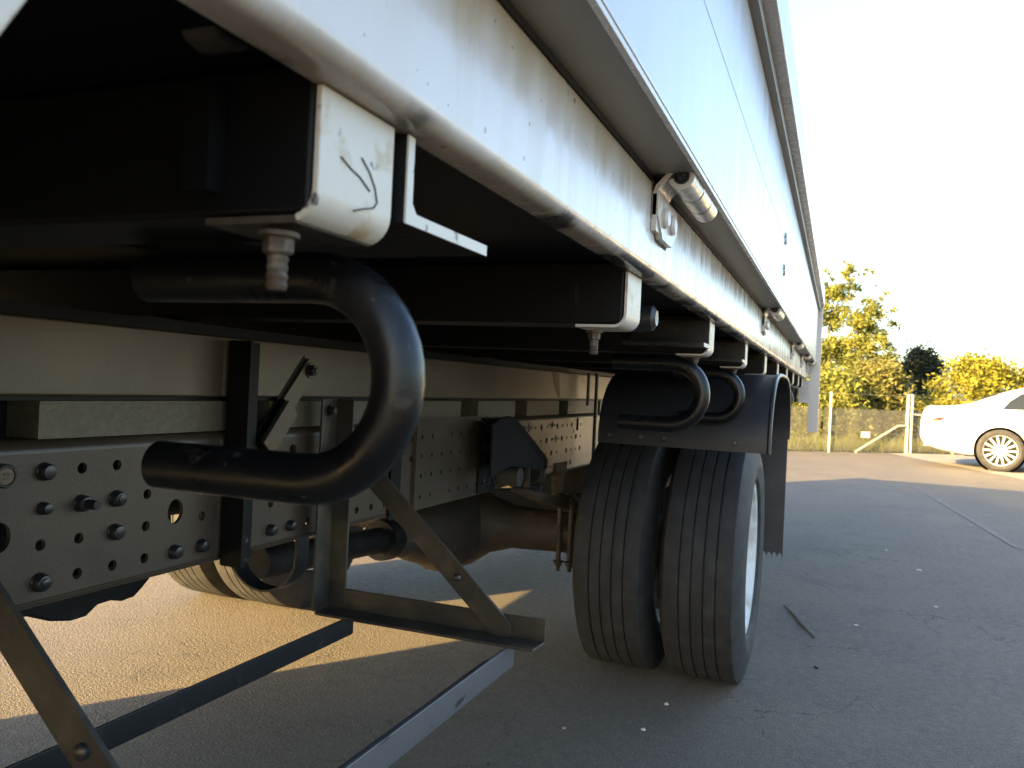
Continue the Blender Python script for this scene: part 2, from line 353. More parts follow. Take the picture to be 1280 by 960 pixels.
# rear corner post
mb = MB(); mb.box((-0.225, YR-.028, 0.745), (-0.147, YR+.05, 1.80)); rp = P(mb, 'corner_post', 'white', bevel=.003)
P(MB().lathe([(0, .0), (0, .008), (-.004, .006), (-.004, 0)], 12, (-.2, YR-.001, .79), 'y'), 'bolt', 'bolt', rp)
P(MB().box((-0.30, YR-.05, 0.97), (-0.2255, YR+.03, 1.15)), 'tail_bracket', 'white', bevel=.003)
mb = MB(); mb.box((-2.6, YR-.1, 0.98), (-.31, YR-.03, 1.155)); P(mb, 'rear_crossmember', 'blackd')
# hinges
HY = [1.12, 2.80, 4.48, 5.65, 6.6]
hz, hx = 1.282, -0.2025
mb = MB()
pl = [(-0.2395, 1.212), (-0.2395, 1.262)]+[(-0.2355, 1.2725)]+arc(hx, hz, 0.0175, 140, -165, 18)
mb.strip(pl, 'y', HY[0]-.045, HY[0]+.03, -0.0068)
# foot of the plate: hexagonal
mb2 = MB(); mb2.prism([(HY[0]-.045, 1.262), (HY[0]-.045, 1.232), (HY[0]-.012, 1.206), (HY[0]+.055, 1.206), (HY[0]+.085, 1.228), (HY[0]+.085, 1.262)], 'x', -0.2398, -0.2300)
h = P(mb2, 'hinge', 'white', bevel=.0012)
hk = P(mb, 'hinge_knuckle', 'white', h, bevel=.0008)
mb = MB()
for a, b in ((.0325, .10), (.103, .165)):
    mb.lathe([(a, .007), (a, .0168), (a+.002, .0184), (b-.002, .0184), (b, .0168), (b, .007)], 28, (hx, HY[0], hz), 'y')
P(mb, 'hinge_barrel', 'zinc', h)
mb = MB(); mb.lathe([(-.0465, 0), (-.0465, .006), (-.043, .0075), (.17, .0075), (.17, 0)], 18, (hx, HY[0], hz), 'y'); P(mb, 'hinge_pin', 'bolt', h)
mb = MB(); mb.tube([(hx-.005, HY[0]-.0475, hz-.003), (hx+.005, HY[0]-.0475, hz+.003)], .0012, 6); mb.tube([(hx-.003, HY[0]-.0475, hz+.005), (hx+.003, HY[0]-.0475, hz-.005)], .0012, 6); P(mb, 'screw_slot', 'plug', h)
mb = MB(); mb.lathe([(-.044, .0078), (-.044, .0116), (.03, .0116)], 20, (hx, HY[0], hz), 'y'); P(mb, 'pin_bush', 'plug', h)
for dy in (-.008, .042):
    mb = MB(); mb.lathe([(0, .0135), (.004, .0135), (.007, .010), (.007, 0)], 18, (-.2300, HY[0]+dy, 1.235), 'x'); P(mb, 'bolt', 'white', h)
P(MB().prism([(HY[0]-.0485, 1.279), (HY[0]-.0485, 1.2305), (HY[0]-.013, 1.2025), (HY[0]+.056, 1.2025), (HY[0]+.0885, 1.2265), (HY[0]+.0885, 1.279)], 'x', -.24, -.2392), 'dirt_shade_film', 'grime_shade', h)  # dirt and a painted shadow line round the hinge plate
for y in HY[1:]: copy_part(h, (0, y-HY[0], 0))
# cross bearers with white end caps
BY = [-0.30, 0.372, 1.065, 1.80, 2.52, 3.24, 3.92, 4.62, 5.3, 6.0, 6.6]
BW, ZB, XC = 0.078, 1.083, -0.264
def cap_mb(y0, y1):
    mb = MB(); p = [(XC, 1.157), (XC, ZB+.018)]+arc(XC-.018, ZB+.018, .018, 0, -90, 6)+[(XC-.07, ZB)]
    mb.strip(p, 'y', y0, y1, -.004); return mb
bearers = []
for i, y in enumerate(BY):
    b = P(MB().box((-2.64, y, ZB+.0045), (XC-.005, y+BW, 1.17)), 'cross_bearer', 'bearer', bevel=.004); bearers.append(b)
    if i == 1:
        mb = MB(); p = [(XC, 1.157), (XC, ZB+.018)]+arc(XC-.018, ZB+.018, .018, 0, -75, 5); mb.strip(p, 'y', y, y+BW, -.004); P(mb, 'end_cap', 'cap', b, bevel=.001)
        P(MB().box((XC-.075, y, ZB), (XC-.014, y+BW-.001, ZB+.004)), 'cap_flange', 'axle', b)
    else: P(cap_mb(y, y+BW), 'end_cap', 'cap', b, bevel=.001)
    if y > 0:
        mb = MB(); mb.hexbolt((XC-.045 if i == 2 else XC-.03, y+.008, ZB-.004), '-z', .0085, .012, .02, .0062); P(mb, 'bolt', 'rust', b)
# marker arrow on the first cap
def capmark(pts):
    mb = MB(); mb.tube([(XC+.0004, y, z) for y, z in pts], .00055, 6, True); return mb
def ink(name, pts): P(capmark(pts), name, 'ink', bearers[1])
ink('pen_mark', [(.392, 1.123), (.402, 1.119), (.412, 1.1165), (.423, 1.111)])
ink('pen_mark', [(.413, 1.128), (.422, 1.122), (.429, 1.114), (.432, 1.106), (.428, 1.102), (.418, 1.0995), (.407, 1.096)])
P(MB().box((-0.345, .358, 1.10), (-0.327, .3715, 1.16)), 'gusset', 'bearer', bearers[1])
# white plate nearest the lens
P(MB().prism([(.08, 1.16), (.208, 1.16), (.2024, 1.1254), (.1912, 1.1056), (.172, 1.086), (.08, 1.086)], 'x', XC-.05, XC), 'end_plate', 'cap', bevel=.004)
# rusty weld lug and dark bolt high up in the shade
mb = MB(); mb.prism([(.325, 1.1718), (.352, 1.1718), (.348, 1.168), (.338, 1.166), (.329, 1.1685)], 'x', -.318, -.297); P(mb, 'weld_lug', 'axle')
mb = MB(); ps = []; rs = []
for k in range(21): ps.append((-.66+.0042*k, .345, 1.151-.0016*k)); rs.append(.011 if k % 2 else .0095)
mb.tube(ps, rs, 14); P(mb, 'threaded_stud', 'bolt')
mb = MB(); mb.lathe([(0, .0115), (0, .03), (.005, .03), (.005, .0115)], 24, (-.575, .345, 1.119), 'x'); P(mb, 'washer', 'blackd')
# angle brackets
def angle_br(y0, y1, flip, x1=-0.262, zb=1.1):
    mb = MB(); t = .008; L_ = .17
    if not flip: p = [(y0, 1.157), (y0, zb), (y1, zb), (y1, zb+t), (y0+t+.006, zb+t), (y0+t, zb+t+.006), (y0+t, 1.157)]
    else: p = [(y1, 1.157), (y1, zb), (y0, zb), (y0, zb+t), (y1-t, zb+t), (y1-t, 1.157)]
    mb.prism(p, 'x', x1-L_, x1); return mb
a = P(angle_br(.462, .592, False), 'angle_bracket', 'matte', bevel=.001)
def edge_face(y0, y1, flip, x1=-0.262, zb=1.1):
    t = .008; mb = MB()
    if not flip: p = [(y0, 1.156), (y0, zb), (y1, zb), (y1, zb+t), (y0+t+.006, zb+t), (y0+t, zb+t+.006), (y0+t, 1.156)]
    else: p = [(y1, 1.156), (y1, zb), (y0, zb), (y0, zb+t), (y1-t, zb+t), (y1-t, 1.156)]
    mb.prism(p, 'x', x1, x1+.0015); return mb
P(edge_face(.462, .592, False), 'cut_edge', 'cap', a)
for y in (1.795, 2.515):
    a = P(angle_br(y-.08, y-.002, True, zb=1.098), 'angle_bracket', 'black'); P(edge_face(y-.08, y-.002, True, zb=1.098), 'cut_edge', 'cap', a)
P(MB().lathe([(0, 0), (.002, .012), (-.004, .02), (-.02, .022), (-.05, .022)], 24, (-.275, 1.30, 1.117), 'x'), 'rubber_stop', 'guard')
# bent tube hooks
def hook(y, xr, rad=.0172, xin=-.47, xlo=-.452, zt=1.0655, zb=.9315):
    cz = (zt+zb)/2; rr = (zt-zb)/2; cx = xr-rad-rr
    path = [(xin, y, zt)]+[(cx-.02*k, y, zt) for k in (3, 2, 1)]+[(cx+rr*math.sin(R(a)), y, cz+rr*math.cos(R(a))) for a in range(0, 181, 9)]+[(xlo, y, zb)]
    mb = MB(); mb.tube(path, rad, 28); return P(mb, 'tube_hook', 'tube')
hook(.462, -.243); hook(1.80, -.256); hook(2.52, -.256); hook(5.3, -.256)
# ---------------------------------------------------------------- chassis rails
def cell(mb, x, y0, y1, z0, z1, hr, elong=1.0, hy=None, hz_=None, depth=.007, back=True):
    """flat square cell in plane x with a round hole (real opening with a short wall)"""
    cy, cz = ((y0+y1)/2 if hy is None else hy), ((z0+z1)/2 if hz_ is None else hz_)
    n = 16; inner = []; outer = []
    for k in range(n):
        a = 2*math.pi*(k+.5)/n-math.pi/4*0; ca, sa = math.cos(a), math.sin(a)
        inner.append((x, cy+hr*ca, cz+hr*elong*sa))
    per = [(y1, z0+(z1-z0)*t) for t in (.5, .75)]+[(y1, z1)]+[(y0+(y1-y0)*t, z1) for t in (.75, .5, .25)]+[(y0, z1)]+[(y0, z0+(z1-z0)*t) for t in (.75, .5, .25)]+[(y0, z0)]+[(y0+(y1-y0)*t, z0) for t in (.25, .5, .75)]+[(y1, z0)]+[(y1, z0+(z1-z0)*.25)]
    outer = [(x, p[0], p[1]) for p in per]
    ring = [(p[0]-depth, p[1], p[2]) for p in inner]
    fs = [(k, (k+1) % n, n+(k+1) % n, n+k) for k in range(n)]+[(n+k, n+(k+1) % n, 2*n+(k+1) % n, 2*n+k) for k in range(n)]
    mb.add(outer+inner+ring, fs)
def quad(mb, x, y0, y1, z0, z1): mb.add([(x, y0, z0), (x, y1, z0), (x, y1, z1), (x, y0, z1)], [(0, 1, 2, 3)])
PY, ROWS = 0.0632, [0.694, 0.746, 0.7975, 0.849]
XR = -1.03; ZL, ZT = .657, .893
mb = MB()
def colY(k): return .840+PY*k
holes = {}
for k in range(-6, 42):
    for r in range(4):
        if random.random() < (.78 if k > 6 else .85): holes[(k, r)] = .0083
for kr in [(0, 3), (0, 2), (0, 0), (1, 2), (2, 2), (2, 1), (4, 0), (5, 0), (-1, 3), (8, 0), (9, 0), (8, 3), (9, 3), (4, 3), (4, 2), (5, 2), (5, 3), (4, 1), (6, 1), (6, 2), (6, 0)]: holes.pop(kr, None)
for kr in [(1, 3), (2, 3), (3, 3), (3, 2), (0, 1), (1, 1), (3, 1), (5, 1), (1, 0), (2, 0), (3, 0), (10, 0)]: holes[kr] = .0083
holes[(-1, 1)] = .017; holes.pop((-1, 2), None); holes[(8, 3)] = .0115; holes[(9, 3)] = .0115
zs = [ROWS[0]-.0258]+[r+.0258 for r in ROWS]
for k in range(-6, 42):
    y0, y1 = colY(k)-PY/2, colY(k)+PY/2
    for r in range(4):
        z0, z1 = zs[r], zs[r+1]
        if k > 28 and (k+r) % 3 == 0: cell(mb, XR, y0, y1, z0, z1, .0115); continue
        if (k, r) in holes:
            if k == -1 and r == 1: cell(mb, XR, y0, y1, z0, z1+.02, .0175, 1.2, hz_=.765); continue
            cell(mb, XR, y0, y1, z0, z1, holes[(k, r)] if k < 28 else .0062)
        elif (k, r) == (4, 1): cell(mb, XR, y0, y1, z0, z1+.012, .0175, 1.2, hz_=.762)
        elif (k, r) == (-1, 2): quad(mb, XR, y0, y1, z0+.02, z1)
        elif (k, r) == (4, 2): quad(mb, XR, y0, y1, z0+.012, z1)
        else: quad(mb, XR, y0, y1, z0, z1)
ya, yb = colY(-6)-PY/2, colY(41)+PY/2
# rounded flange edges and web ends
def webedge(mb, yA, yB):
    for (a, b_) in (([(XR, zs[-1])]+arc(XR-.0178, ZT-.0178, .0178, 0, 90, 6)+[(XR-.08, ZT), (XR-.08, ZT-.007), (XR-.012, ZT-.007), (XR-.007, zs[-1])], 0), ([(XR, zs[0])]+arc(XR-.012, ZL+.012, .012, 0, -90, 5)+[(XR-.08, ZL), (XR-.08, ZL+.007), (XR-.012, ZL+.007), (XR-.007, zs[0])], 0)):
        mb.prism(a, 'y', yA, yB)
webedge(mb, -2.6, 6.8)
quad(mb, XR, -2.6, ya, zs[0], zs[-1]); quad(mb, XR, yb, 6.8, zs[0], zs[-1])
rail = P(mb, 'chassis_rail', 'frame')
lrail = MB(); lrail.box((-1.897, -2.6, ZL), (-1.89, 6.8, ZT)); lrail.box((-1.885, -2.6, ZL), (-1.81, 6.8, ZL+.007)); lrail.box((-1.885, -2.6, ZT-.007), (-1.81, 6.8, ZT))
P(lrail, 'chassis_rail', 'blackd')
for y in (-1.9, .2, 2.2, 4.4, 6.5): P(MB().box((-1.888, y, .70), (-1.04, y+.06, .86)), 'crossmember', 'blackd')
P(MB().lathe([(0, 0), (0, .07), (.03, .095), (1.25, .095), (1.28, .07), (1.28, 0)], 28, (-1.3, .35, .79), 'y'), 'added_hole_backing', 'blackd')  # cylinder added behind the web so its holes look dark
mb = MB(); mb.box((-2.12, 4.35, .22), (-1.06, 5.0, .80)); P(mb, 'added_dark_box', 'blackd', bevel=.02)  # made-up dark box that hides the sunlit ground beyond the axle
# bolts on the rail
def rbolt(k, r, big=1.0, shank=0, dome=True):
    c = (XR, colY(k), ROWS[r]); mb = MB()
    if dome: mb.lathe([(0, .0155*big), (.002, .0155*big), (.003, .0145*big), (.0105, .0138*big), (.0135, .0112*big), (.0145, .006*big), (.0145, 0)], 22, c, 'x')
    else: mb.hexbolt(c, 'x', .0125*big, .012)
    if shank: mb.tube([(XR+.0135+shank*i/8, c[1], c[2]) for i in range(9)], [.0075*(1 if i % 2 else .88) for i in range(9)], 12)
    return P(mb, 'bolt', 'black', rail)
for (k, r, bg_, s_) in [(0, 3, 1, 0), (0, 2, .72, 0), (0, 0, 1.05, .004), (1, 2, 1, .02), (2, 2, 1, .003), (2, 1, 1, 0), (4, 0, .95, 0), (5, 0, .95, 0), (8, 0, .9, 0), (9, 0, .9, 0)]:
    rbolt(k, r, bg_*.84, s_, True)
hb = MB().lathe([(0, .0165), (.014, .016), (.0155, .0145), (.0155, .0125), (.013, .0122)], 24, (XR, colY(-1)-.004, ROWS[3]), 'x'); P(hb, 'bolt', 'black', rail)
P(MB().lathe([(.0135, .0121), (.0145, .011), (.0145, 0)], 24, (XR, colY(-1)-.004, ROWS[3]), 'x'), 'bolt_head', 'runner', rail)
def text_mesh(body, size, ext):
    cu = bpy.data.curves.new('t', 'FONT'); cu.body = body; cu.size = size; cu.extrude = ext; cu.align_x = 'CENTER'; cu.align_y = 'CENTER'
    o = bpy.data.objects.new('t', cu); col.objects.link(o)
    dg = bpy.context.evaluated_depsgraph_get(); me = o.evaluated_get(dg).to_mesh()
    vs = [v.co.copy() for v in me.vertices]; fs = [tuple(p.vertices) for p in me.polygons]
    o.evaluated_get(dg).to_mesh_clear(); bpy.data.objects.remove(o); bpy.data.curves.remove(cu)
    return vs, fs
vs, fs = text_mesh('10', .011, .0004)
P(MB().add([(XR+.0148+v.z, colY(-1)-.004-v.y, ROWS[3]+v.x) for v in vs], fs), 'head_marking', 'plug', rail)
# reinforcing plate with slots
mb = MB(); PLX = XR+.010
py0, py1 = 1.925, 2.40; n = 8; dy = (py1-py0)/n
for i in range(n):
    for r in range(4):
        y0 = py0+i*dy; z0, z1 = [.664, .720, .772, .823, .902][r:r+2]
        if i == 5 and r == 2: cell(mb, PLX, y0, y0+dy, z0, z1, .011, 1.7)
        elif (i*7+r*3) % 9 in (5,): quad(mb, PLX, y0, y0+dy, z0, z1)
        else: cell(mb, PLX, y0, y0+dy, z0, z1, .0045, 1.5, hz_=z0+.03)
pl = P(mb, 'reinforcing_plate', 'frame')
mb = MB(); mb.box((XR+.0005, py0-.002, .664), (PLX+.0006, py0+.003, .902)); mb.box((XR+.0005, py0-.002, .661), (PLX+.0006, py1, .6655)); P(mb, 'plate_edge', 'runner', pl)
# cross-shaped slots and marks on the bright stretch
for (yy, zz) in ((2.79, .852), (3.05, .855), (3.10, .80)):
    mb = MB(); mb.box((XR+.0003, yy-.04, zz-.005), (XR+.0012, yy+.04, zz+.005)); mb.box((XR+.0003, yy-.006, zz-.016), (XR+.0012, yy+.006, zz+.016)); P(mb, 'slot', 'plug', rail)
# subframe runner + packing blocks
P(MB().box((-1.10, -1.0, .955), (-1.03, 6.9, 1.064)), 'subframe_runner', 'runner', bevel=.004)
P(MB().box((-1.10, -1.0, .948), (-1.042, 6.9, .9548)), 'dark_gap_fill', 'bearer')  # dark strip filling the slit so no bright ground shows through
P(MB().box((-1.16, -1.0, ZT), (-1.102, 6.9, .956)), 'dark_gap_fill', 'bearer')  # dark backing added so the gaps between blocks look black
P(MB().box((-1.09, -1.0, 1.0645), (-1.04, 6.9, 1.082)), 'runner_packer', 'bearer')
mb = MB(); mb.prism([(3.02, 1.062), (3.09, 1.062), (3.13, .97), (3.12, .958), (3.06, .99)], 'x', -1.0297, -1.0292); P(mb, 'red_paint_mark', 'redspray')
P(MB().box((-1.89, -1.0, .955), (-1.82, 6.9, 1.08)), 'subframe_runner', 'blackd')
for (a_, b_) in [(.10, .40), (.50, .72), (.833, 1.24), (1.335, 1.74), (1.84, 2.22), (2.345, 2.66), (2.775, 3.141), (3.257, 3.655), (3.752, 4.15), (4.26, 4.66), (4.8, 5.2), (5.3, 5.7)]:
    P(MB().box((-1.10, a_, ZT+.001), (-1.036, b_, .9475)), 'packing_block', 'block')
# mounting angle at Y 1.2
mb = MB(); mb.box((XR+.0005, 1.205, .652), (XR+.008, 1.282, 1.058)); mb.box((XR+.0085, 1.198, .652), (XR+.055, 1.2055, 1.058)); mt = P(mb, 'mount_angle', 'bearer', bevel=.0015)
mb = MB(); mb.hexbolt((XR+.008, 1.245, .692), 'x', .010, .011, .008); P(mb, 'bolt', 'bolt', mt)
mb = MB(); mb.box((XR+.0005, 1.02+.78, .652), (XR+.008, 1.85, .95)); P(mb, 'mount_angle', 'bearer')
# cranked strap
mb = MB(); W_ = .020
def strap_pts(c0, c1, w_):
    d = (Vector(c1)-Vector(c0)).normalized(); n = Vector((-d.y, d.x))*w_
    return [tuple(Vector(c0)+n), tuple(Vector(c1)+n), tuple(Vector(c1)-n), tuple(Vector(c0)-n)]
d_ = Vector((1.445-1.30, 1.015-.857)).normalized()
c0, c1 = Vector((1.30, .857)), Vector((1.372, .936)); c2 = Vector((1.452, 1.023))
q = strap_pts(c0, c1, W_); mb.prism(q, 'x', XR+.018, XR+.024)
n_ = Vector((-d_.y, d_.x))*W_
mb.prism([tuple(c1+n_), tuple(c2+n_*.9), tuple(c2+d_*.012+n_*.35), tuple(c2+d_*.012-n_*.35), tuple(c2-n_*.9), tuple(c1-n_)], 'x', XR+.002, XR+.008)
mb.add([(XR+.0215, *(c1+n_-d_*.006)), (XR+.0215, *(c1-n_-d_*.006)), (XR+.008, *(c1-n_+d_*.006)), (XR+.008, *(c1+n_+d_*.006))], [(0, 1, 2, 3)])
st = P(mb, 'cranked_strap', 'runner')
mb = MB(); k_ = Vector((-.007, .0045)); mb.prism(strap_pts(c0+k_, c2+k_, W_), 'x', XR+.0003, XR+.0017); mb.prism(strap_pts(c0+k_*.5, c1+k_*.5, W_*.98), 'x', XR+.0018, XR+.0175); P(mb, 'strap_spacer_shade', 'bearer', st)  # thin black sheet painted in as the strap's shadow; thicker pad is the standoff
mb = MB(); mb.hexbolt((XR+.008, 1.444, 1.012), 'x', .0125, .014, .004); P(mb, 'bolt', 'black', st)
# ---------------------------------------------------------------- step frame below the tray
def hanger(y):
    xl, xr, zb = -1.0, -.505, .506; t = .006; lw = .055
    mb = MB()
    # post: web facing the lens and flange coming forward
    mb.box((xl, y, zb), (xl+.045, y+t, .955)); mb.box((xl, y-lw, zb+.006), (xl+t, y-.0005, .955))
    hp = P(mb, 'hanger_bracket', 'brown', bevel=.0015)
    mb = MB(); mb.box((xl+.0452, y+.0003, zb), (xr, y+t-.0003, zb+.047)); 
    mb.prism([(xl+.004, y-lw+.006), (xl+.012, y-lw), (xr-.004, y-lw), (xr, y-.0005), (xl+.004, y-.0005)], 'z', zb-.0005, zb+.0055)
    P(mb, 'bottom_angle', 'brown', hp, bevel=.0012)
    mb = MB(); A = Vector((-.96, .855)); B = Vector((-.588, .520)); d = (B-A).normalized(); n = Vector((-d.y, d.x))*.0225
    mb.prism([tuple(A+n), tuple(B+n), tuple(B+d*.012+n*.5), tuple(B+d*.012-n*.5), tuple(B-n), tuple(A-n)], 'y', y-.0085, y-.0015)
    br = P(mb, 'diagonal_brace', 'brown', hp, bevel=.001)
    mb = MB(); mb.lathe([(0, .009), (-.004, .0085), (-.006, .005), (-.006, 0)], 14, (-.69, y-.0086, .613), 'y'); P(mb, 'bolt', 'bolt', hp)
    mb = MB(); mb.hexbolt((-.988, y-.03, .93), 'x', .009, .009); P(mb, 'bolt', 'black', hp)
hanger(.63); hanger(1.51)
for (x1, z0) in ((-.563, .456), (-.926, .462)):
    mb = MB(); mb.strip([(x1-.06, z0), (x1-.006, z0), (x1-.0015, z0+.0015), (x1, z0+.006), (x1, .5035)], 'y', -.9, 1.503, .005)
    P(mb, 'side_bar', 'step' if z0 < .46 else 'black', bevel=.001)
# ---------------------------------------------------------------- wheels
WY, WR, WW = 3.08, .435, .278
def tyre_mb(c, R_=WR, Wd=WW, rb=.262, seg=96):
    h2 = Wd/2; tw = h2*.80; g = []
    out = [(-h2*.76, rb-.004), (-h2*.93, rb+.02), (-h2, rb+.065), (-h2*.985, R_-.085), (-h2*.93, R_-.055), (-h2*.855, R_-.026), (-h2*.80, R_-.009), (-h2*.775, R_-.003), (-h2*.75, R_-.0016)]; tw = h2*.75
    xs = [-.058*Wd/.282, -.0195*Wd/.282, .0195*Wd/.282, .058*Wd/.282]; tr = []
    for x in xs:
        cr = lambda q: R_-.0028*abs(q/tw)**2
        tr += [(x-.0028, cr(x)), (x-.002, cr(x)-.008), (x+.002, cr(x)-.008), (x+.0028, cr(x))]
    prof = out+tr+[(-a, r) for a, r in reversed(out)]
    mb = MB().lathe(prof, seg, c, 'x')
    out = []
    for x, y, z in mb.v:
        k = max(0, .09-z)/.09; out.append((c[0]+(x-c[0])*(1+.05*k*k), y, max(z, .0015)))
    mb.v = out; return mb
def disc_mb(c, x, r0, r1, n=8, hr=.032):
    mb = MB(); segn = 16
    for k in range(n):
        a0 = 2*math.pi*k/n; a1 = 2*math.pi*(k+1)/n
        def P2(u, v): a = a0+(a1-a0)*u; r = r0+(r1-r0)*v; return (c[0]+x-.10*(abs(x)/x)*0+0, c[1]+r*math.cos(a), c[2]+r*math.sin(a))
        per = [(1, .5), (1, .75), (1, 1), (.75, 1), (.5, 1), (.25, 1), (0, 1), (0, .75), (0, .5), (0, .25), (0, 0), (.25, 0), (.5, 0), (.75, 0), (1, 0), (1, .25)]
        out = [P2(u, v) for u, v in per]; am = (a0+a1)/2; rm = (r0+r1)/2
        inn = []
        for j in range(segn):
            a = 2*math.pi*j/segn; inn.append((rm+hr*.85*math.sin(a), am+hr*math.cos(a)/rm))
        inn3 = [(c[0]+x, c[1]+r*math.cos(a), c[2]+r*math.sin(a)) for r, a in inn]
        bk = [(p[0]-math.copysign(.014, x), p[1], p[2]) for p in inn3]
        mb.add(out+inn3+bk, [(j, (j+1) % segn, segn+(j+1) % segn, segn+j) for j in range(segn)]+[(segn+j, segn+(j+1) % segn, 2*segn+(j+1) % segn, 2*segn+j) for j in range(segn)])
    return mb
def wheel(cx, cy, side, disc_x, R_=WR):
    c = (cx, cy, R_-.008); mb = disc_mb(c, disc_x, .105, .225)
    mb.lathe([(disc_x, .0), (disc_x, .107)], 24, c, 'x'); mb.lathe([(disc_x-.02*side, .085), (disc_x+.05*side, .085), (disc_x+.055*side, .07), (disc_x+.055*side, 0)], 24, c, 'x')
    for k in range(8):
        a = 2*math.pi*(k+.5)/8; p = Vector((c[0]+disc_x, c[1]+.098*math.cos(a), c[2]+.098*math.sin(a)))
        mb.tube([p-Vector((.012, 0, 0)), p+Vector((.03*side, 0, 0))], .012, 6)
    wobj = P(mb, 'wheel', 'rim' if abs(cx-CX) > 1 else 'axle', origin=c)
    mb = tyre_mb(c, R_); P(mb, 'tyre', 'rubber', wobj, origin=c, smooth=.5)
    rr = .258; h2 = WW/2*.78
    mb = MB().lathe([(-h2-.010, rr+.014), (-h2-.004, rr+.016), (-h2, rr), (-h2+.03, rr-.012), (-h2+.06, rr-.034), (h2-.06, rr-.034), (h2-.03, rr-.012), (h2, rr), (h2+.004, rr+.016), (h2+.010, rr+.014), (h2+.006, rr-.004), (h2-.03, rr-.018), (h2-.062, rr-.04), (-h2+.062, rr-.04), (-h2+.03, rr-.018), (-h2-.006, rr-.004)], 72, c, 'x', closed=True)
    P(mb, 'rim', 'rim', wobj, origin=c)
    return wobj
wheel(-.391, WY, 1, -.105); wheel(-.687, WY, 1, .105)
wl = wheel(2*CX+.394, WY, -1, .105); wli = wheel(2*CX+.698, WY, -1, -.105)
wheel(CX+.95, -1.75, 1, .06); wheel(CX-.95, -1.75, -1, -.06)
# raised lettering on the far inner tyre
cx_ = 2*CX+.698+WW/2; word = 'DUNLOP'
for j, ch in enumerate(word):
    vs, fs = text_mesh(ch, .062, .0012); a = R(-103+j*11.5)
    pts = []
    for v in vs:
        r = .345-v.y; th = a+v.x/.345*-1
        pts.append((cx_-.0012+v.z, WY+r*math.cos(th), WR+r*math.sin(th)))
    P(MB().add(pts, fs), 'raised_letter', 'rubber', wli)
# axle housing, diff, shaft
mb = MB()
pr = [(-1.9, .075), (-1.75, .078), (-1.68, .085), (-1.6, .12), (-1.55, .17), (-1.49, .198), (-1.43, .198), (-1.36, .17), (-1.28, .115), (-1.18, .085), (-1.0, .078), (-.83, .075)]
pr = [(CX+(x+1.46), r) for x, r in pr]
mb.lathe([(x, r) for x, r in pr], 36, (0, WY, .44), 'x'); ax = P(mb, 'axle_housing', 'axle')
mb = MB(); mb.lathe([(-.46, 0), (-.46, .05), (-.44, .075), (-.40, .08), (-.36, .10), (-.2, .15), (-.12, .185), (-.06, .19)], 28, (CX, WY, .435), 'y'); P(mb, 'differential_nose', 'axle', ax)
for k in range(14):
    a = 2*math.pi*k/14; p = Vector((CX+.172*math.cos(a), WY-.12, .435+.172*math.sin(a))); P(MB().hexbolt(p, '-y', .012, .014), 'cover_bolt', 'axle', ax)
mb = MB(); mb.tube([(CX, 1.86, .482), (CX, 1.9, .478), (CX, 2.55, .441)], .044, 20); mb.lathe([(-.05, .03), (-.05, .07), (0, .075), (.03, .06), (.07, .03)], 18, (CX, 2.56, .441), 'y'); P(mb, 'propeller_shaft', 'blackd')
# safety loop round the shaft
mb = MB(); lp = [(-1.255, .72)]+[(-1.165+.09*math.cos(R(a)), .605+.085*math.sin(R(a))) for a in range(180, 361, 15)]+[(-1.075, .66)]
mb.strip(lp, 'y', 1.50, 1.545, .005); P(mb, 'strap_loop', 'black')
mb = MB(); mb.tube([(-1.11, 1.0, .69), (-1.12, 1.5, .672), (-1.13, 2.1, .675), (-1.16, 2.6, .66), (-1.2, 2.9, .60)], .009, 8); mb.tube([(-1.09, .9, .68), (-1.10, 1.6, .682), (-1.09, 2.3, .67), (-1.02, 2.9, .62), (-.98, 3.02, .56)], .0065, 8); P(mb, 'air_line', 'black')
# gearbox / muffler under the front part
mb = MB(); mb.prism([(.5, .62), (.5, .54), (.95, .535), (1.112, .529), (1.157, .508), (1.2, .498), (1.239, .499), (1.265, .515), (1.30, .516), (1.325, .509), (1.36, .512), (1.38, .526), (1.42, .56), (1.46, .62), (1.44, .8), (.5, .8)], 'x', -1.5, -1.38); P(mb, 'gearbox', 'blackd', bevel=.01)
# leaf spring and hanger
XS = -.955
mb = MB(); mb.prism([(2.32, .664), (2.45, .664), (2.45, .888), (2.32, .888)], 'x', XR+.0105, XR+.018)
mb.prism([(2.40, .70), (2.40, .885), (2.53, .90), (2.60, .885), (2.93, .735), (2.93, .70), (2.80, .66), (2.62, .655)], 'x', XR+.0185, XR+.03)
mb.prism([(2.222, .726), (2.222, .886), (2.287, .901), (2.375, .876), (2.71, .735), (2.70, .712), (2.49, .738), (2.384, .751), (2.30, .742)], 'x', XR+.092, XR+.10)
mb.strip([(2.287, .901), (2.375, .876), (2.71, .735)], 'x', XR+.03, XR+.0915, -.008)
sh = P(mb, 'spring_hanger', 'matte', bevel=.002)
mb = MB(); mb.box((XR+.085, 2.54, .67), (XR+.10, 2.552, .738)); mb.box((XR+.085, 2.69, .672), (XR+.10, 2.702, .736)); P(mb, 'hanger_lug', 'brown', sh)
for yy in (2.40, 2.44):
    for zz in (.86, .81, .75, .70):
        mb = MB(); mb.hexbolt((XR+.018, yy-.05, zz), 'x', .011, .010, .014); P(mb, 'bolt', 'bolt', sh)
mb = MB(); mb.tube([(XR+.03, 2.46, .71), (XR+.10, 2.46, .71)], .03, 20); P(mb, 'spring_eye', 'axle', sh)
mb = MB(); mb.tube([(XR+.09, 2.60, .665), (XR+.125, 2.60, .665)], .015, 6); P(mb, 'spring_pin', 'bolt', sh)
ls = MB()
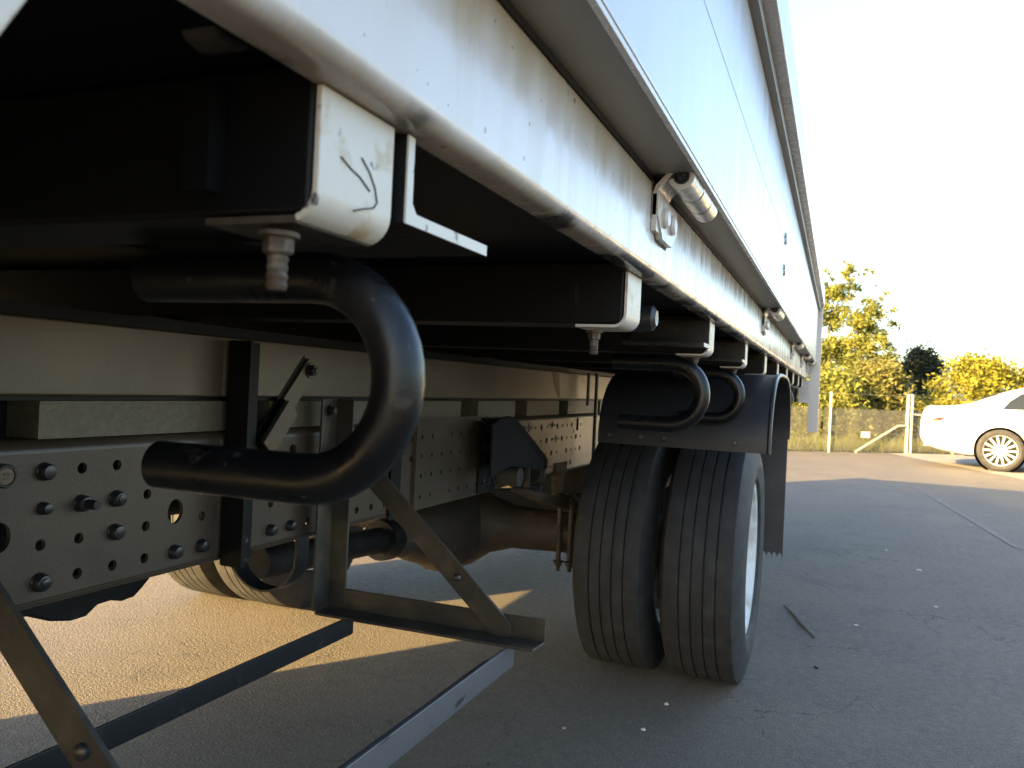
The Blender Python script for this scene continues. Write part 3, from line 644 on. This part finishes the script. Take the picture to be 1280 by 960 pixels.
for j in range(4):
    y0, y1 = 2.56+.05*j, 3.5-.03*j; path = []
    for i in range(13):
        u = i/12; y = y0+(y1-y0)*u; path.append((y, .648-.0135*j-.10*math.sin(min(1, u*1.05)*math.pi/2)))
    ls.strip(path, 'x', XR+.03+.0015*j, XR+.10-.0015*j, .012)
P(ls, 'leaf_spring', 'axle', bevel=.002)
for yy in (3.0, 3.16):
    mb = MB(); mb.tube([(XR+.065, yy, .60), (XR+.065, yy, .32)], .010, 10); mb.hexbolt((XR+.065, yy, .345), '-z', .016, .018, .02); mb.tube([(XR+.11, yy, .60), (XR+.11, yy, .32)], .010, 10); mb.hexbolt((XR+.11, yy, .345), '-z', .016, .018, .02)
    P(mb, 'spring_bolt', 'axle')
mb = MB(); mb.box((XR-.03, 3.10, .655), (XR+.006, 3.25, .70)); mb.prism([(3.12, .654), (3.24, .654), (3.20, .56), (3.14, .56)], 'x', XR-.02, XR+.003); P(mb, 'bump_stop', 'rust', bevel=.003)
mb = MB(); mb.tube([(XR+.055, 3.46, 1.07), (XR+.055, 3.46, .60)], .008, 10); mb.tube([(XR+.03, 3.42, 1.07), (XR+.03, 3.42, .93)], .007, 10); P(mb, 'brake_pipe', 'black')
mb = MB(); mb.tube([(XR+.14, 2.86, .61), (XR+.16, 2.92, .585), (XR+.15, 3.05, .57), (XR+.13, 3.2, .575)], .008, 10); P(mb, 'brake_hose', 'black')
# ---------------------------------------------------------------- mudguard and flap
GY, ga, gb = 3.03, .505, .242
def gp(a, off=0):
    ca, sa = math.cos(a), math.sin(a); e = .55
    return (GY-math.copysign(abs(ca)**e, ca)*(ga+off), .835+(sa**.85 if sa > 0 else 0)*(gb+off))
path = [gp(math.pi*i/40) for i in range(41)]
mb = MB(); mb.strip(path, 'x', -.70, -.184, -.006); gd = P(mb, 'mudguard', 'guard')
mb = MB(); mb.tube([(-.184, p[0], p[1]) for p in path], .0065, 12); P(mb, 'guard_edge', 'guard', gd)
for xx, c_ in ((-.66, 1), (-.56, 1), (-.49, 1), (-.28, 1)):
    mb = MB(); mb.lathe([(0, .008), (-.004, .006), (-.004, 0)], 12, (xx, GY-ga-.0075, .862), 'y'); P(mb, 'bolt', 'bolt', gd)
mb = MB(); fp = [(-.745, .87), (-.745, .31)]; x = -.745; k = 0
while x < -.212:
    fp += [(x+.004, .305), (x+.010, .322), (x+.018, .322)]; x += .0225; k += 1
fp += [(-.201, .303), (-.201, .87)]
mb.prism(fp, 'y', 3.82, 3.828); P(mb, 'mud_flap', 'flap')
P(MB().box((-.75, 3.80, .86), (-.21, 3.84, 1.08)), 'flap_bracket', 'black')
P(MB().box((-2.72, 3.82, .30), (-2.16, 3.83, 1.08)), 'mud_flap', 'flap')
mb = MB(); mb.box((-.42, 5.0, .78), (-.28, 5.15, 1.08)); P(mb, 'tail_box', 'black', bevel=.006)
# far side: fuel tank, far mudguard
mb = MB(); mb.box((-2.62, -.9, .2), (-2.05, .92, .98)); P(mb, 'fuel_tank', 'blackd', bevel=.05)
mb = MB(); mb.box((-2.62, .98, .74), (-2.15, 2.42, 1.075)); P(mb, 'added_sun_blocker', 'blackd', bevel=.01)  # unseen box added to keep low sun off the ground beneath
mb = MB(); mb.strip(path, 'x', 2*CX+.184, 2*CX+.745, -.006); P(mb, 'mudguard', 'guard')
# cab (ahead of the frame, left of the lens)
mb = MB(); mb.prism([(-3.55, .55), (-1.25, .55), (-1.25, 2.55), (-2.9, 2.6), (-3.3, 2.45), (-3.6, 1.5)], 'x', CX-1.15, CX+1.15); cab = P(mb, 'cab', 'cabwhite', bevel=.05)
P(MB().prism([(-3.02, 1.55), (-2.2, 1.55), (-2.2, 2.3), (-2.85, 2.35)], 'x', CX+1.1505, CX+1.156), 'cab_window', 'glass', cab)
P(MB().prism([(-3.02, 1.55), (-2.2, 1.55), (-2.2, 2.3), (-2.85, 2.35)], 'x', CX-1.156, CX-1.1505), 'cab_window', 'glass', cab)

# ================================================================ CAR
CR = thing('parked_car', (2.52, 15.0+.87, 0), 'white sedan parked beside the fence with its tail toward the gate', 'car', rz=R(-8))
M['carpaint'] = mat('white_car_paint', (0.74, 0.74, 0.74), 0.5, coat=0.0)
for q_, v_ in (('Coat Weight', 1.0), ('Coat Roughness', .03)): M['carpaint'].node_tree.nodes['Principled BSDF'].inputs[q_].default_value = v_
M['lightalloy'] = mat('silver_alloy', (0.7, 0.68, 0.63), 0.35, metal=0.2)
M['amber'] = mat('amber_lens', (0.3, 0.10, 0.03), 0.02, spec=.08)
M['chrome'] = mat('chrome', (0.8, 0.8, 0.8), 0.1, metal=1.0)
hw = .87
def interp(tab, x):
    for (a, b) in zip(tab, tab[1:]):
        if a[0] <= x <= b[0]:
            t = (x-a[0])/(b[0]-a[0]); t = t*t*(3-2*t)*.35+t*.65; return a[1]+(b[1]-a[1])*t
    return tab[0][1] if x < tab[0][0] else tab[-1][1]
top = [(-1.17, .72), (-1.12, .95), (-1.06, 1.0), (-.8, 1.005), (-.5, 1.05), (-.2, 1.18), (.15, 1.315), (.6, 1.41), (1.1, 1.435), (1.6, 1.40), (2.2, 1.12), (2.45, 1.03), (3.2, .93), (3.5, .78), (3.62, .6)]
belt = [(-1.17, .70), (-1.1, .86), (-.5, .93), (0, .95), (1, .95), (2.2, .94), (3.1, .84), (3.62, .58)]
bot = [(-1.17, .46), (-1.13, .36), (-.95, .27), (-.5, .2), (3.1, .19), (3.5, .26), (3.62, .4)]
wid = [(-1.17, .60), (-1.14, .70), (-1.02, .82), (-.7, .885), (0, .895), (2.4, .89), (3.1, .84), (3.45, .72), (3.62, .5)]
stations = [-1.17, -1.155, -1.12, -1.06, -1.02, -.9, -.75, -.6, -.5, -.4, -.2, 0, .15, .4, .6, .85, 1.1, 1.35, 1.6, 1.9, 2.2, 2.45, 2.8, 3.1, 3.35, 3.5, 3.58, 3.62]
vs = []; fs = []
for x in stations:
    zt, zb, zl, w_ = interp(top, x), min(interp(belt, x), interp(top, x)-.015), interp(bot, x), interp(wid, x)
    gh = max(0, min(1, (zt-zb)/.4)); rw = w_*(1-.32*gh**.8) if zt-zb > .05 else w_*.9
    half = [(w_*.80, zl), (w_*.95, zl+.05), (w_*.985, zl+.16), (w_, (zl+zb)/2+.05), (w_*.985, zb-.1), (w_*.955, zb), (w_*.955*.6+rw*.4, zb+(zt-zb)*.45), (rw, zt-(zt-zb)*.14), (rw*.86, zt-.012*gh-.004), (rw*.5, zt), (0, zt+.006)]
    ring = half+[(-y, z) for y, z in reversed(half[:-1])]
    vs += [(x, -y, z) for y, z in ring]
n = len(ring)
for i in range(len(stations)-1):
    fs += [(i*n+j, i*n+j+1, (i+1)*n+j+1, (i+1)*n+j) for j in range(n-1)]+[(i*n+n-1, i*n, (i+1)*n, (i+1)*n+n-1)]
fs += [tuple(reversed(range(n))), tuple((len(stations)-1)*n+j for j in range(n))]
mb = MB().add(vs, fs); body = P(mb, 'car_body', 'carpaint', CR, origin=(0, 0, 0), smooth=1.2)
ss = body.modifiers.new('s', 'SUBSURF'); ss.levels = 3; ss.render_levels = 3
dg = bpy.context.evaluated_depsgraph_get(); me = bpy.data.meshes.new_from_object(body.evaluated_get(dg))
body.modifiers.clear(); body.data = me
bm = bmesh.new(); bm.from_mesh(me)
for xw in (0, 2.8):                                   # open the wheel arches and round their rims
    wc = lambda co: math.hypot(co.x-xw, co.z-.335)
    kill = [f for f in bm.faces if wc(f.calc_center_median()) < .372 and abs(f.calc_center_median().y) > .45]
    bmesh.ops.delete(bm, geom=kill, context='FACES')
    for v in bm.verts:
        if v.is_boundary and wc(v.co) < .46 and abs(v.co.y) > .5:
            d = wc(v.co); v.co.x = xw+(v.co.x-xw)*.372/d; v.co.z = .335+(v.co.z-.335)*.372/d
bm.to_mesh(me); bm.free()
for xw in (0, 2.8):
    for s_ in (-1, 1): P(MB().lathe([(-.28, 0), (-.28, .37), (.05, .37)], 40, (xw, s_*.80, .335), 'y') if s_ > 0 else MB().lathe([(.28, 0), (.28, .37), (-.05, .37)], 40, (xw, s_*.80, .335), 'y'), 'wheel_well', 'gap', body, origin=(0, 0, 0))
me.polygons.foreach_set('use_smooth', [True]*len(me.polygons)); me.set_sharp_from_angle(angle=.7)
bv = BVHTree.FromPolygons([v.co for v in me.vertices], [tuple(p.vertices) for p in me.polygons])
def patch(poly, side, name, m_, off=.004, res=.03, parent=body):
    """poly in (x,z) laid onto the body side"""
    ps = [Vector((p[0], p[1])) for p in poly]; dense = []
    for a, b in zip(ps, ps[1:]+ps[:1]):
        k = max(1, int((b-a).length/res)); dense += [a+(b-a)*i/k for i in range(k)]
    bm = bmesh.new(); vv = [bm.verts.new((p.x, 0, p.y)) for p in dense]; bm.faces.new(vv)
    bmesh.ops.triangulate(bm, faces=bm.faces[:])
    for _ in range(2): bmesh.ops.subdivide_edges(bm, edges=[e for e in bm.edges if e.calc_length() > res*1.6], cuts=1); bmesh.ops.triangulate(bm, faces=[f for f in bm.faces if len(f.verts) > 3])
    for v in bm.verts:
        h_ = bv.ray_cast(Vector((v.co.x, side*3, v.co.z)), Vector((0, -side, 0)))
        v.co.y = (h_[0].y if h_[0] else side*.75)+side*off
    mb = MB(); bm.verts.index_update(); mb.add([v.co.copy() for v in bm.verts], [tuple(v.index for v in f.verts) for f in bm.faces]); bm.free()
    return P(mb, name, m_, parent, origin=(0, 0, 0), smooth=1.5)
for s_ in (-1, 1):
    patch([(.0, .985), (.35, .99), (.62, .99), (.62, 1.36), (.45, 1.33), (.25, 1.24), (.1, 1.12)], s_, 'rear_quarter_window', 'glass')
    patch([(.66, .99), (1.3, .985), (1.3, 1.39), (.66, 1.365)], s_, 'door_window', 'glass')
    patch([(1.36, .985), (2.1, .98), (1.9, 1.13), (1.6, 1.33), (1.36, 1.385)], s_, 'door_window', 'glass')
    patch([(-1.03, .735), (-.90, .815), (-.66, .83), (-.82, .775), (-.88, .745)], s_, 'tail_light', 'red', res=.02)
    patch([(-.99, .742), (-.90, .775), (-.87, .742)], s_, 'indicator_lens', 'amber', off=.006, res=.02)
    patch([(-.42, 1.075), (-.15, 1.195), (.02, 1.255), (-.05, 1.215), (-.2, 1.14)], s_, 'rear_screen_edge', 'glass', off=.003)
    patch([(-1.12, .40), (-.98, .30), (-.92, .28), (-.96, .33), (-1.1, .44)], s_, 'diffuser', 'gap')
for s_ in (-1, 1):
    for (x0, z0, x1, z1) in ((.66, .33, .67, .985), (1.33, .3, 1.335, .98), (.40, .72, .66, .98), (.38, .60, .40, .72)):
        d_ = Vector((x1-x0, z1-z0)).normalized(); q_ = Vector((-d_.y, d_.x))*.005
        patch([(x0+q_.x, z0+q_.y), (x1+q_.x, z1+q_.y), (x1-q_.x, z1-q_.y), (x0-q_.x, z0-q_.y)], s_, 'door_gap', 'gap', off=.0015, res=.06)
    patch([(.72, .84), (.93, .845), (.93, .865), (.72, .86)], s_, 'door_handle', 'carpaint', off=.02)
    patch([(-.52, .78), (-.40, .79), (-.40, .89), (-.52, .88)], s_, 'fuel_flap', 'carpaint', off=.002)
mb = MB(); mb.prism([(-.40, 1.10), (-.06, 1.25), (-.06, 1.26), (-.40, 1.11)], 'y', -.55, .55); P(mb, 'rear_screen', 'glass', CR, origin=(0, 0, 0))
for s_ in (-1, 1): P(MB().tube([(-1.10, s_*.55, .33), (-1.0, s_*.55, .33)], .035, 16), 'exhaust_tip', 'chrome', CR, origin=(0, 0, 0))
def car_wheel(x, s_):
    c = (x, s_*.785, .335)
    mb = MB(); mb.lathe([(-.10, .24), (-.108, .29), (-.085, .33), (.085, .33), (.108, .29), (.10, .24)], 48, c, 'y'); 
    t_ = P(mb, 'wheel', 'rubber', CR, origin=c)
    fo = s_*.085
    mb = MB(); mb.lathe([(-fo, .247), (fo-.026*s_, .232), (fo, .232), (fo+.012*s_, .245)], 48, c, 'y')
    for k in range(14):
        a = 2*math.pi*k/14; d = Vector((math.cos(a), 0, math.sin(a))); tn = Vector((-math.sin(a), 0, math.cos(a))); yv = Vector((0, fo, 0)); cc = Vector(c)
        q = [cc+d*.05+tn*.010+yv, cc+d*.236+tn*.014+yv, cc+d*.236-tn*.014+yv, cc+d*.05-tn*.010+yv]
        b4 = [v-Vector((0, s_*.02, 0)) for v in q]
        mb.add(q+b4, [(0, 1, 2, 3), (7, 6, 5, 4), (0, 4, 5, 1), (1, 5, 6, 2), (2, 6, 7, 3), (3, 7, 4, 0)])
    mb.lathe([(fo-.02*s_, .07), (fo+.004*s_, .066), (fo+.008*s_, .03), (fo+.008*s_, 0)], 24, c, 'y')
    P(mb, 'rim', 'lightalloy', t_, origin=c)
    P(MB().lathe([(fo-.028*s_, 0), (fo-.028*s_, .233)], 32, c, 'y'), 'dark_spoke_backing', 'gap', t_, origin=c)  # dark disc close behind the spokes, painted shade for the wheel gaps
for x in (0, 2.8):
    for s_ in (-1, 1): car_wheel(x, s_)
P(MB().box((-.5, -.6, .2), (3.3, .6, .42)), 'car_underbody', 'plug', CR, origin=(0, 0, 0))

# ================================================================ FENCE
M['fencepost'] = mat('weathered_galv_post', (0.42, 0.39, 0.3), 0.45, metal=0.2, noise=[(8, .45, .7, (0.34, 0.3, 0.22), None)])
def cloth_mat():
    m = mat('shade_cloth', (0.13, 0.125, 0.09), 0.8, noise=[(2, .4, .65, (0.1, 0.095, 0.065), None)]); t = m.node_tree; b = t.nodes['Principled BSDF']
    b.inputs['Alpha'].default_value = .62; return m
M['cloth'] = cloth_mat()
fd = Vector((1.49, 1.35, 0)).normalized()
F0 = Vector((-.142, 17.25, 0)); F1 = Vector((1.345, 18.6, 0))
fence = thing('chainlink_fence', F0, 'low yard fence of pipe posts and grey shade cloth before the trees', 'fence')
for k in (-3, -2, -1, 0, 3, 4, 5):
    p = F0+(F1-F0)*k if k <= 0 else F1+(F1-F0)*(k-1)*1.0
    P(MB().tube([p, p+Vector((0, 0, 1.16)), p+Vector((0, 0, 1.175))], [.022, .022, .012], 12), 'post', 'fencepost', fence)
for s_ in (-.05, .05):
    p = F1+fd*s_; P(MB().tube([p, p+Vector((0, 0, 1.2))], .033, 14), 'gate_post', 'fencepost', fence)
P(MB().tube([F1-fd*.05+Vector((0, 0, .56)), F1-fd*.3+Vector((0, -.02, .55)), F1-fd*1.35+Vector((0, -.1, .02))], .024, 12), 'brace', 'fencepost', fence)
P(MB().tube([F1+fd*.05+Vector((0, 0, .80)), F1+fd*.3+Vector((0, -.02, .79)), F1+fd*1.2+Vector((0, -.15, .02))], .024, 12), 'brace', 'fencepost', fence)
def panel(a, b, z0, z1, nm, m_):
    mb = MB(); k = 16; nn = Vector((-fd.y, fd.x, 0))
    for i in range(k):
        p = a+(b-a)*i/k; q = a+(b-a)*(i+1)/k
        o1 = nn*(.02+.008*math.sin(i*1.7)); o2 = nn*(.02+.008*math.sin((i+1)*1.7))
        mb.add([p+o1+Vector((0, 0, z0)), q+o2+Vector((0, 0, z0)), q+o2+Vector((0, 0, z1)), p+o1+Vector((0, 0, z1))], [(0, 1, 2, 3)])
    P(mb, nm, m_, fence)
panel(F0-fd*.15+Vector((0, 0, 0)), F1, .03, .86, 'shade_cloth', 'cloth')
panel(F1, F1+fd*7, .03, .86, 'shade_cloth', 'cloth')
panel(F0-fd*6, F0-fd*.2, .03, .86, 'shade_cloth', 'cloth')
P(MB().tube([F0-fd*6+Vector((0, 0, 1.15)), F1+fd*8+Vector((0, 0, 1.15))], .002, 6), 'top_wire', 'fencepost', fence)
sg = MB(); sp = F0+(F1-F0)*.42+Vector((.03, -.05, .36)); a_ = fd*.11
sg.add([sp-a_+Vector((0, 0, -.06)), sp+a_+Vector((0, 0, -.06)), sp+a_+Vector((0, 0, .06)), sp-a_+Vector((0, 0, .06))]+[v+Vector((.004, -.004, 0)) for v in (sp-a_+Vector((0, 0, -.06)), sp+a_+Vector((0, 0, -.06)), sp+a_+Vector((0, 0, .06)), sp-a_+Vector((0, 0, .06)))], [(3, 2, 1, 0), (4, 5, 6, 7), (0, 1, 5, 4), (1, 2, 6, 5), (2, 3, 7, 6), (3, 0, 4, 7)])
tag(sg.build('fence_sign', M['cap']), 'small blank white plate hung low on the fence', 'sign')

# ================================================================ TREES
def leaf_mat(name, c1, c2, c3):
    m = bpy.data.materials.new(name); m.use_nodes = True; t = m.node_tree; N = t.nodes.new; L = t.links.new
    b = t.nodes['Principled BSDF']; out = t.nodes['Material Output']; tc = N('ShaderNodeTexCoord')
    n = N('ShaderNodeTexNoise'); n.inputs['Scale'].default_value = 2.2; n.inputs['Detail'].default_value = 6; L(tc.outputs['Object'], n.inputs['Vector'])
    cr = N('ShaderNodeValToRGB'); cr.color_ramp.elements[0].position = .35; cr.color_ramp.elements[1].position = .68
    cr.color_ramp.elements[0].color = (*c1, 1); cr.color_ramp.elements[1].color = (*c3, 1); e = cr.color_ramp.elements.new(.52); e.color = (*c2, 1)
    L(n.outputs[0], cr.inputs[0]); L(cr.outputs[0], b.inputs['Base Color']); b.inputs['Roughness'].default_value = .6; b.inputs['Specular IOR Level'].default_value = .25
    tr = N('ShaderNodeBsdfTranslucent'); L(cr.outputs[0], tr.inputs[0]); mx = N('ShaderNodeMixShader'); mx.inputs[0].default_value = .3
    L(b.outputs[0], mx.inputs[1]); L(tr.outputs[0], mx.inputs[2]); L(mx.outputs[0], out.inputs[0]); return m
M['leaf_gum'] = leaf_mat('gum_leaf', (0.10, 0.115, 0.025), (0.17, 0.18, 0.035), (0.25, 0.24, 0.05))
M['leaf_gold'] = leaf_mat('golden_leaf', (0.13, 0.125, 0.02), (0.21, 0.20, 0.025), (0.28, 0.25, 0.03))
M['leaf_dark'] = leaf_mat('dark_leaf', (0.012, 0.018, 0.012), (0.02, 0.028, 0.016), (0.03, 0.038, 0.02))
M['leaf_olive'] = leaf_mat('olive_leaf', (0.075, 0.08, 0.022), (0.14, 0.135, 0.035), (0.20, 0.175, 0.052))
M['bark'] = mat('pale_bark', (0.3, 0.24, 0.15), 0.8, noise=[(5, .4, .6, (0.2, 0.15, 0.09), None)])
M['bark_d'] = mat('brown_bark', (0.1, 0.07, 0.04), 0.9, bump=[(20, .4, None)])
def leaves(clumps, size, per, rnd):
    mb = MB()
    for (c, r) in clumps:
        k = int(per*(r/.5)**2)
        for _ in range(k):
            d = Vector((rnd.gauss(0, 1), rnd.gauss(0, 1), rnd.gauss(0, 1))).normalized(); rr = r*min(1.9, abs(rnd.gauss(.62, .36)))
            p = Vector(c)+Vector((d.x*rr, d.y*rr, d.z*rr*.75))
            a = Vector((rnd.gauss(0, 1), rnd.gauss(0, 1), rnd.gauss(0, .7))).normalized(); b = a.orthogonal().normalized()
            b = (b*math.cos(q := rnd.random()*6.28)+a.cross(b)*math.sin(q)); s_ = size*rnd.uniform(.6, 1.3)
            mb.add([p-a*s_, p+b*s_*.4, p+a*s_, p-b*s_*.4], [(0, 1, 2, 3)])
    return mb
def tree(name, label, base, limbs, clumps, lm, bm_, size, per, seed, trunk_r=.08, group=None):
    rnd = random.Random(seed); t = thing(name, base, label, 'tree' if 'tree' in name else 'shrub', group)
    mb = MB()
    for path, r0_, r1_ in limbs:
        k = len(path); mb.tube([Vector(base)+Vector(p) for p in path], [r0_+(r1_-r0_)*i/(k-1) for i in range(k)], 8)
    P(mb, 'trunk', bm_, t)
    P(leaves([(Vector(base)+Vector(c), r) for c, r in clumps], size, per, rnd), 'crown', lm, t, smooth=0)
    return t
# tall sparse tree left of the opening
cl = []; rnd = random.Random(3)
for (x, z, r) in [(-.1, 4.9, .28), (.05, 5.2, .16), (-.7, 4.4, .35), (-.3, 4.3, .4), (.2, 4.5, .25), (.65, 3.75, .42), (.95, 3.6, .3), (.25, 3.6, .4), (-.4, 3.5, .5), (-.9, 3.6, .4), (.9, 3.0, .35), (1.15, 2.7, .3), (.5, 2.9, .45), (0, 2.7, .5), (-.6, 2.6, .55), (.9, 2.3, .4), (-.9, 2.0, .5), (.4, 2.1, .5), (-.2, 1.8, .5), (-.7, 1.2, .5), (.2, 1.2, .5), (-1.4, 3.0, .5), (-1.5, 2.2, .6), (-1.3, 1.4, .5), (-1.5, 4.0, .4), (-.6, .6, .5), (.2, .5, .45), (-1.4, .6, .5)]:
    cl.append(((x, rnd.uniform(-.6, .6), z), r*.95))
    for _ in range(10): cl.append(((x+rnd.gauss(0, .40), rnd.uniform(-.8, .8), z+rnd.gauss(0, .30)), r*rnd.uniform(.35, .75)))
cl = [(c, r) for c, r in cl if c[2] < 5.3 and c[0] < 1.45-.25*max(0, c[2]-3.3)]
tree('tall_tree', 'tall thin yellow-green tree with a pale leaning trunk, behind the fence nearest the truck', (.1, 27.6, 0),
     [([(-.9, 0, 0), (-.75, 0, 1.2), (-.45, -.1, 2.2), (.2, -.15, 3.2), (.75, -.1, 3.9)], .08, .03), ([(-.45, -.1, 2.2), (-.5, .1, 3.3), (-.2, .1, 4.3), (-.05, 0, 5.1)], .045, .01), ([(-.95, .1, 0), (-1.2, .1, 1.7), (-.9, .1, 3.0), (-.75, .1, 4.2)], .05, .015), ([(.2, -.15, 3.2), (.7, 0, 3.1), (1.1, 0, 2.8)], .025, .008)],
     cl, 'leaf_gum', 'bark', .052, 640, 11)
def shrub(name, label, base, w_, h_, lm, seed, per=520, size=.07, n=44, group=None):
    rnd = random.Random(seed); cl = []
    for _ in range(n):
        a = rnd.uniform(0, 6.28); q = rnd.random()**.6; z = rnd.uniform(.12, .93)*h_; s_ = w_*(1-(z/h_)**2.2*.75)
        cl.append(((s_*q*math.cos(a), s_*q*.8*math.sin(a), z), rnd.uniform(.28, .55)*min(1, h_/2.2+.3)))
    limbs = [([(0, 0, 0), (rnd.uniform(-.2, .2), 0, h_*.4), (rnd.uniform(-.4, .4)*w_, rnd.uniform(-.3, .3), h_*.8)], .05, .012) for _ in range(3)]
    return tree(name, label, base, limbs, cl, lm, 'bark_d', size, per, seed, group={'golden_bush': 'golden bushes behind the fence', 'dark_tree': 'dark trees far behind the fence', 'round_shrub': 'shrubs along the fence'}.get(name))
shrub('shrub_tree', 'olive bushy tree with drooping twigs behind the sloping left brace', (.95, 24.6, 0), 1.0, 2.0, 'leaf_olive', 21)
shrub('round_shrub', 'low yellow-green shrub behind the lone thin fence post', (-.25, 23.2, 0), 1.0, 1.7, 'leaf_gum', 22)
shrub('round_shrub', 'leafy shrub half hidden behind the truck tail', (-1.9, 23.0, 0), 1.1, 2.4, 'leaf_gum', 23)
shrub('dark_tree', 'dark green tree between the tall tree and the golden bushes', (2.75, 32, 0), 1.0, 3.0, 'leaf_dark', 24, n=40)
shrub('dark_tree', 'smaller dark tree half hidden behind the right side of the tall tree', (1.7, 32.5, 0), .9, 2.55, 'leaf_dark', 25, n=34)
shrub('golden_bush', 'broad golden yellow bush right above the tail of the white sedan', (3.75, 26.5, 0), 1.4, 2.45, 'leaf_gold', 26, n=44)
shrub('golden_bush', 'golden bush over the roof of the white sedan, at the right edge', (5.5, 27, 0), 1.5, 2.25, 'leaf_gold', 27, n=44)
shrub('golden_bush', 'small golden bush at the foot of the dark tree beside the gate post', (2.35, 25.5, 0), .8, 1.35, 'leaf_gold', 28, n=26)
shrub('golden_bush', 'golden bush farthest right, past the roof of the sedan', (7.6, 28, 0), 1.4, 2.4, 'leaf_gold', 29, n=44)
rnd = random.Random(5)
# grass strip along the fence (nobody could count it)
mb = MB()
for _ in range(5200):
    u_ = rnd.uniform(-6, 7); d = rnd.uniform(.15, 2.6); p = F1+fd*u_+Vector((-fd.y, fd.x, 0))*d-Vector((0, 0, .012)); h_ = rnd.uniform(.08, .3); a = rnd.random()*6.28
    dx = Vector((math.cos(a), math.sin(a), 0))*.012; ln = Vector((rnd.gauss(0, .05), rnd.gauss(0, .05), h_))
    mb.add([p-dx, p+dx, p+ln], [(0, 1, 2)])
tag(mb.build('grass', M['leaf_gum'], smooth=0), kind='stuff')
# ================================================================ LITTER
def pebble(x, y, s_, label, m_='cap', flat=.5, seed=0, name='pebble', cat='pebble'):
    rnd = random.Random(seed); bm = bmesh.new(); bmesh.ops.create_icosphere(bm, subdivisions=2, radius=s_)
    for v in bm.verts: v.co *= rnd.uniform(.8, 1.2); v.co.z *= flat
    bm.verts.index_update(); mb = MB().add([v.co+Vector((x, y, s_*flat*.8)) for v in bm.verts], [tuple(v.index for v in f.verts) for f in bm.faces]); bm.free()
    return tag(mb.build(name, M[m_], smooth=1), label, cat, 'white scraps on the yard' if name == 'litter' else 'stones on the yard')
pebble(-.473, 2.673, .0065, 'pale stone on the shaded asphalt just in front of the outer rear tyre', seed=1)
pebble(-.496, 2.438, .007, 'pale stone nearer the lens, in front of the gap between the rear tyres', seed=2)
pebble(-.709, 2.338, .0065, 'small dull stone on the asphalt right of the step frame end', 'concrete', seed=3)
pebble(.114, 4.03, 0.0101, 'white scrap on the asphalt right of the outer tyre, beside the dark twig', flat=.25, seed=4, name='litter', cat='litter')
pebble(.494, 5.579, 0.0144, 'largest white scrap, farthest out on the shaded asphalt', flat=.2, seed=5, name='litter', cat='litter')
pebble(.491, 4.616, 0.0101, 'white scrap in the middle of the shaded asphalt at right', flat=.25, seed=6, name='litter', cat='litter')
pebble(.343, 6.194, 0.0086, 'tiny pale scrap beyond the mud flap corner', flat=.3, seed=7, name='litter', cat='litter')
pebble(-.037, 3.312, .009, 'black pebble on the asphalt below the dark twig', 'plug', seed=8)
mb = MB(); mb.tube([(-.204, 4.223, .004), (-.15, 4.05, .006), (-.11, 3.9, .006), (-.053, 3.717, .004)], [.003, .0055, .006, .003], 6)
tag(mb.build('twig', M['axle']), 'thin dark twig lying on the asphalt right of the outer rear tyre', 'twig')
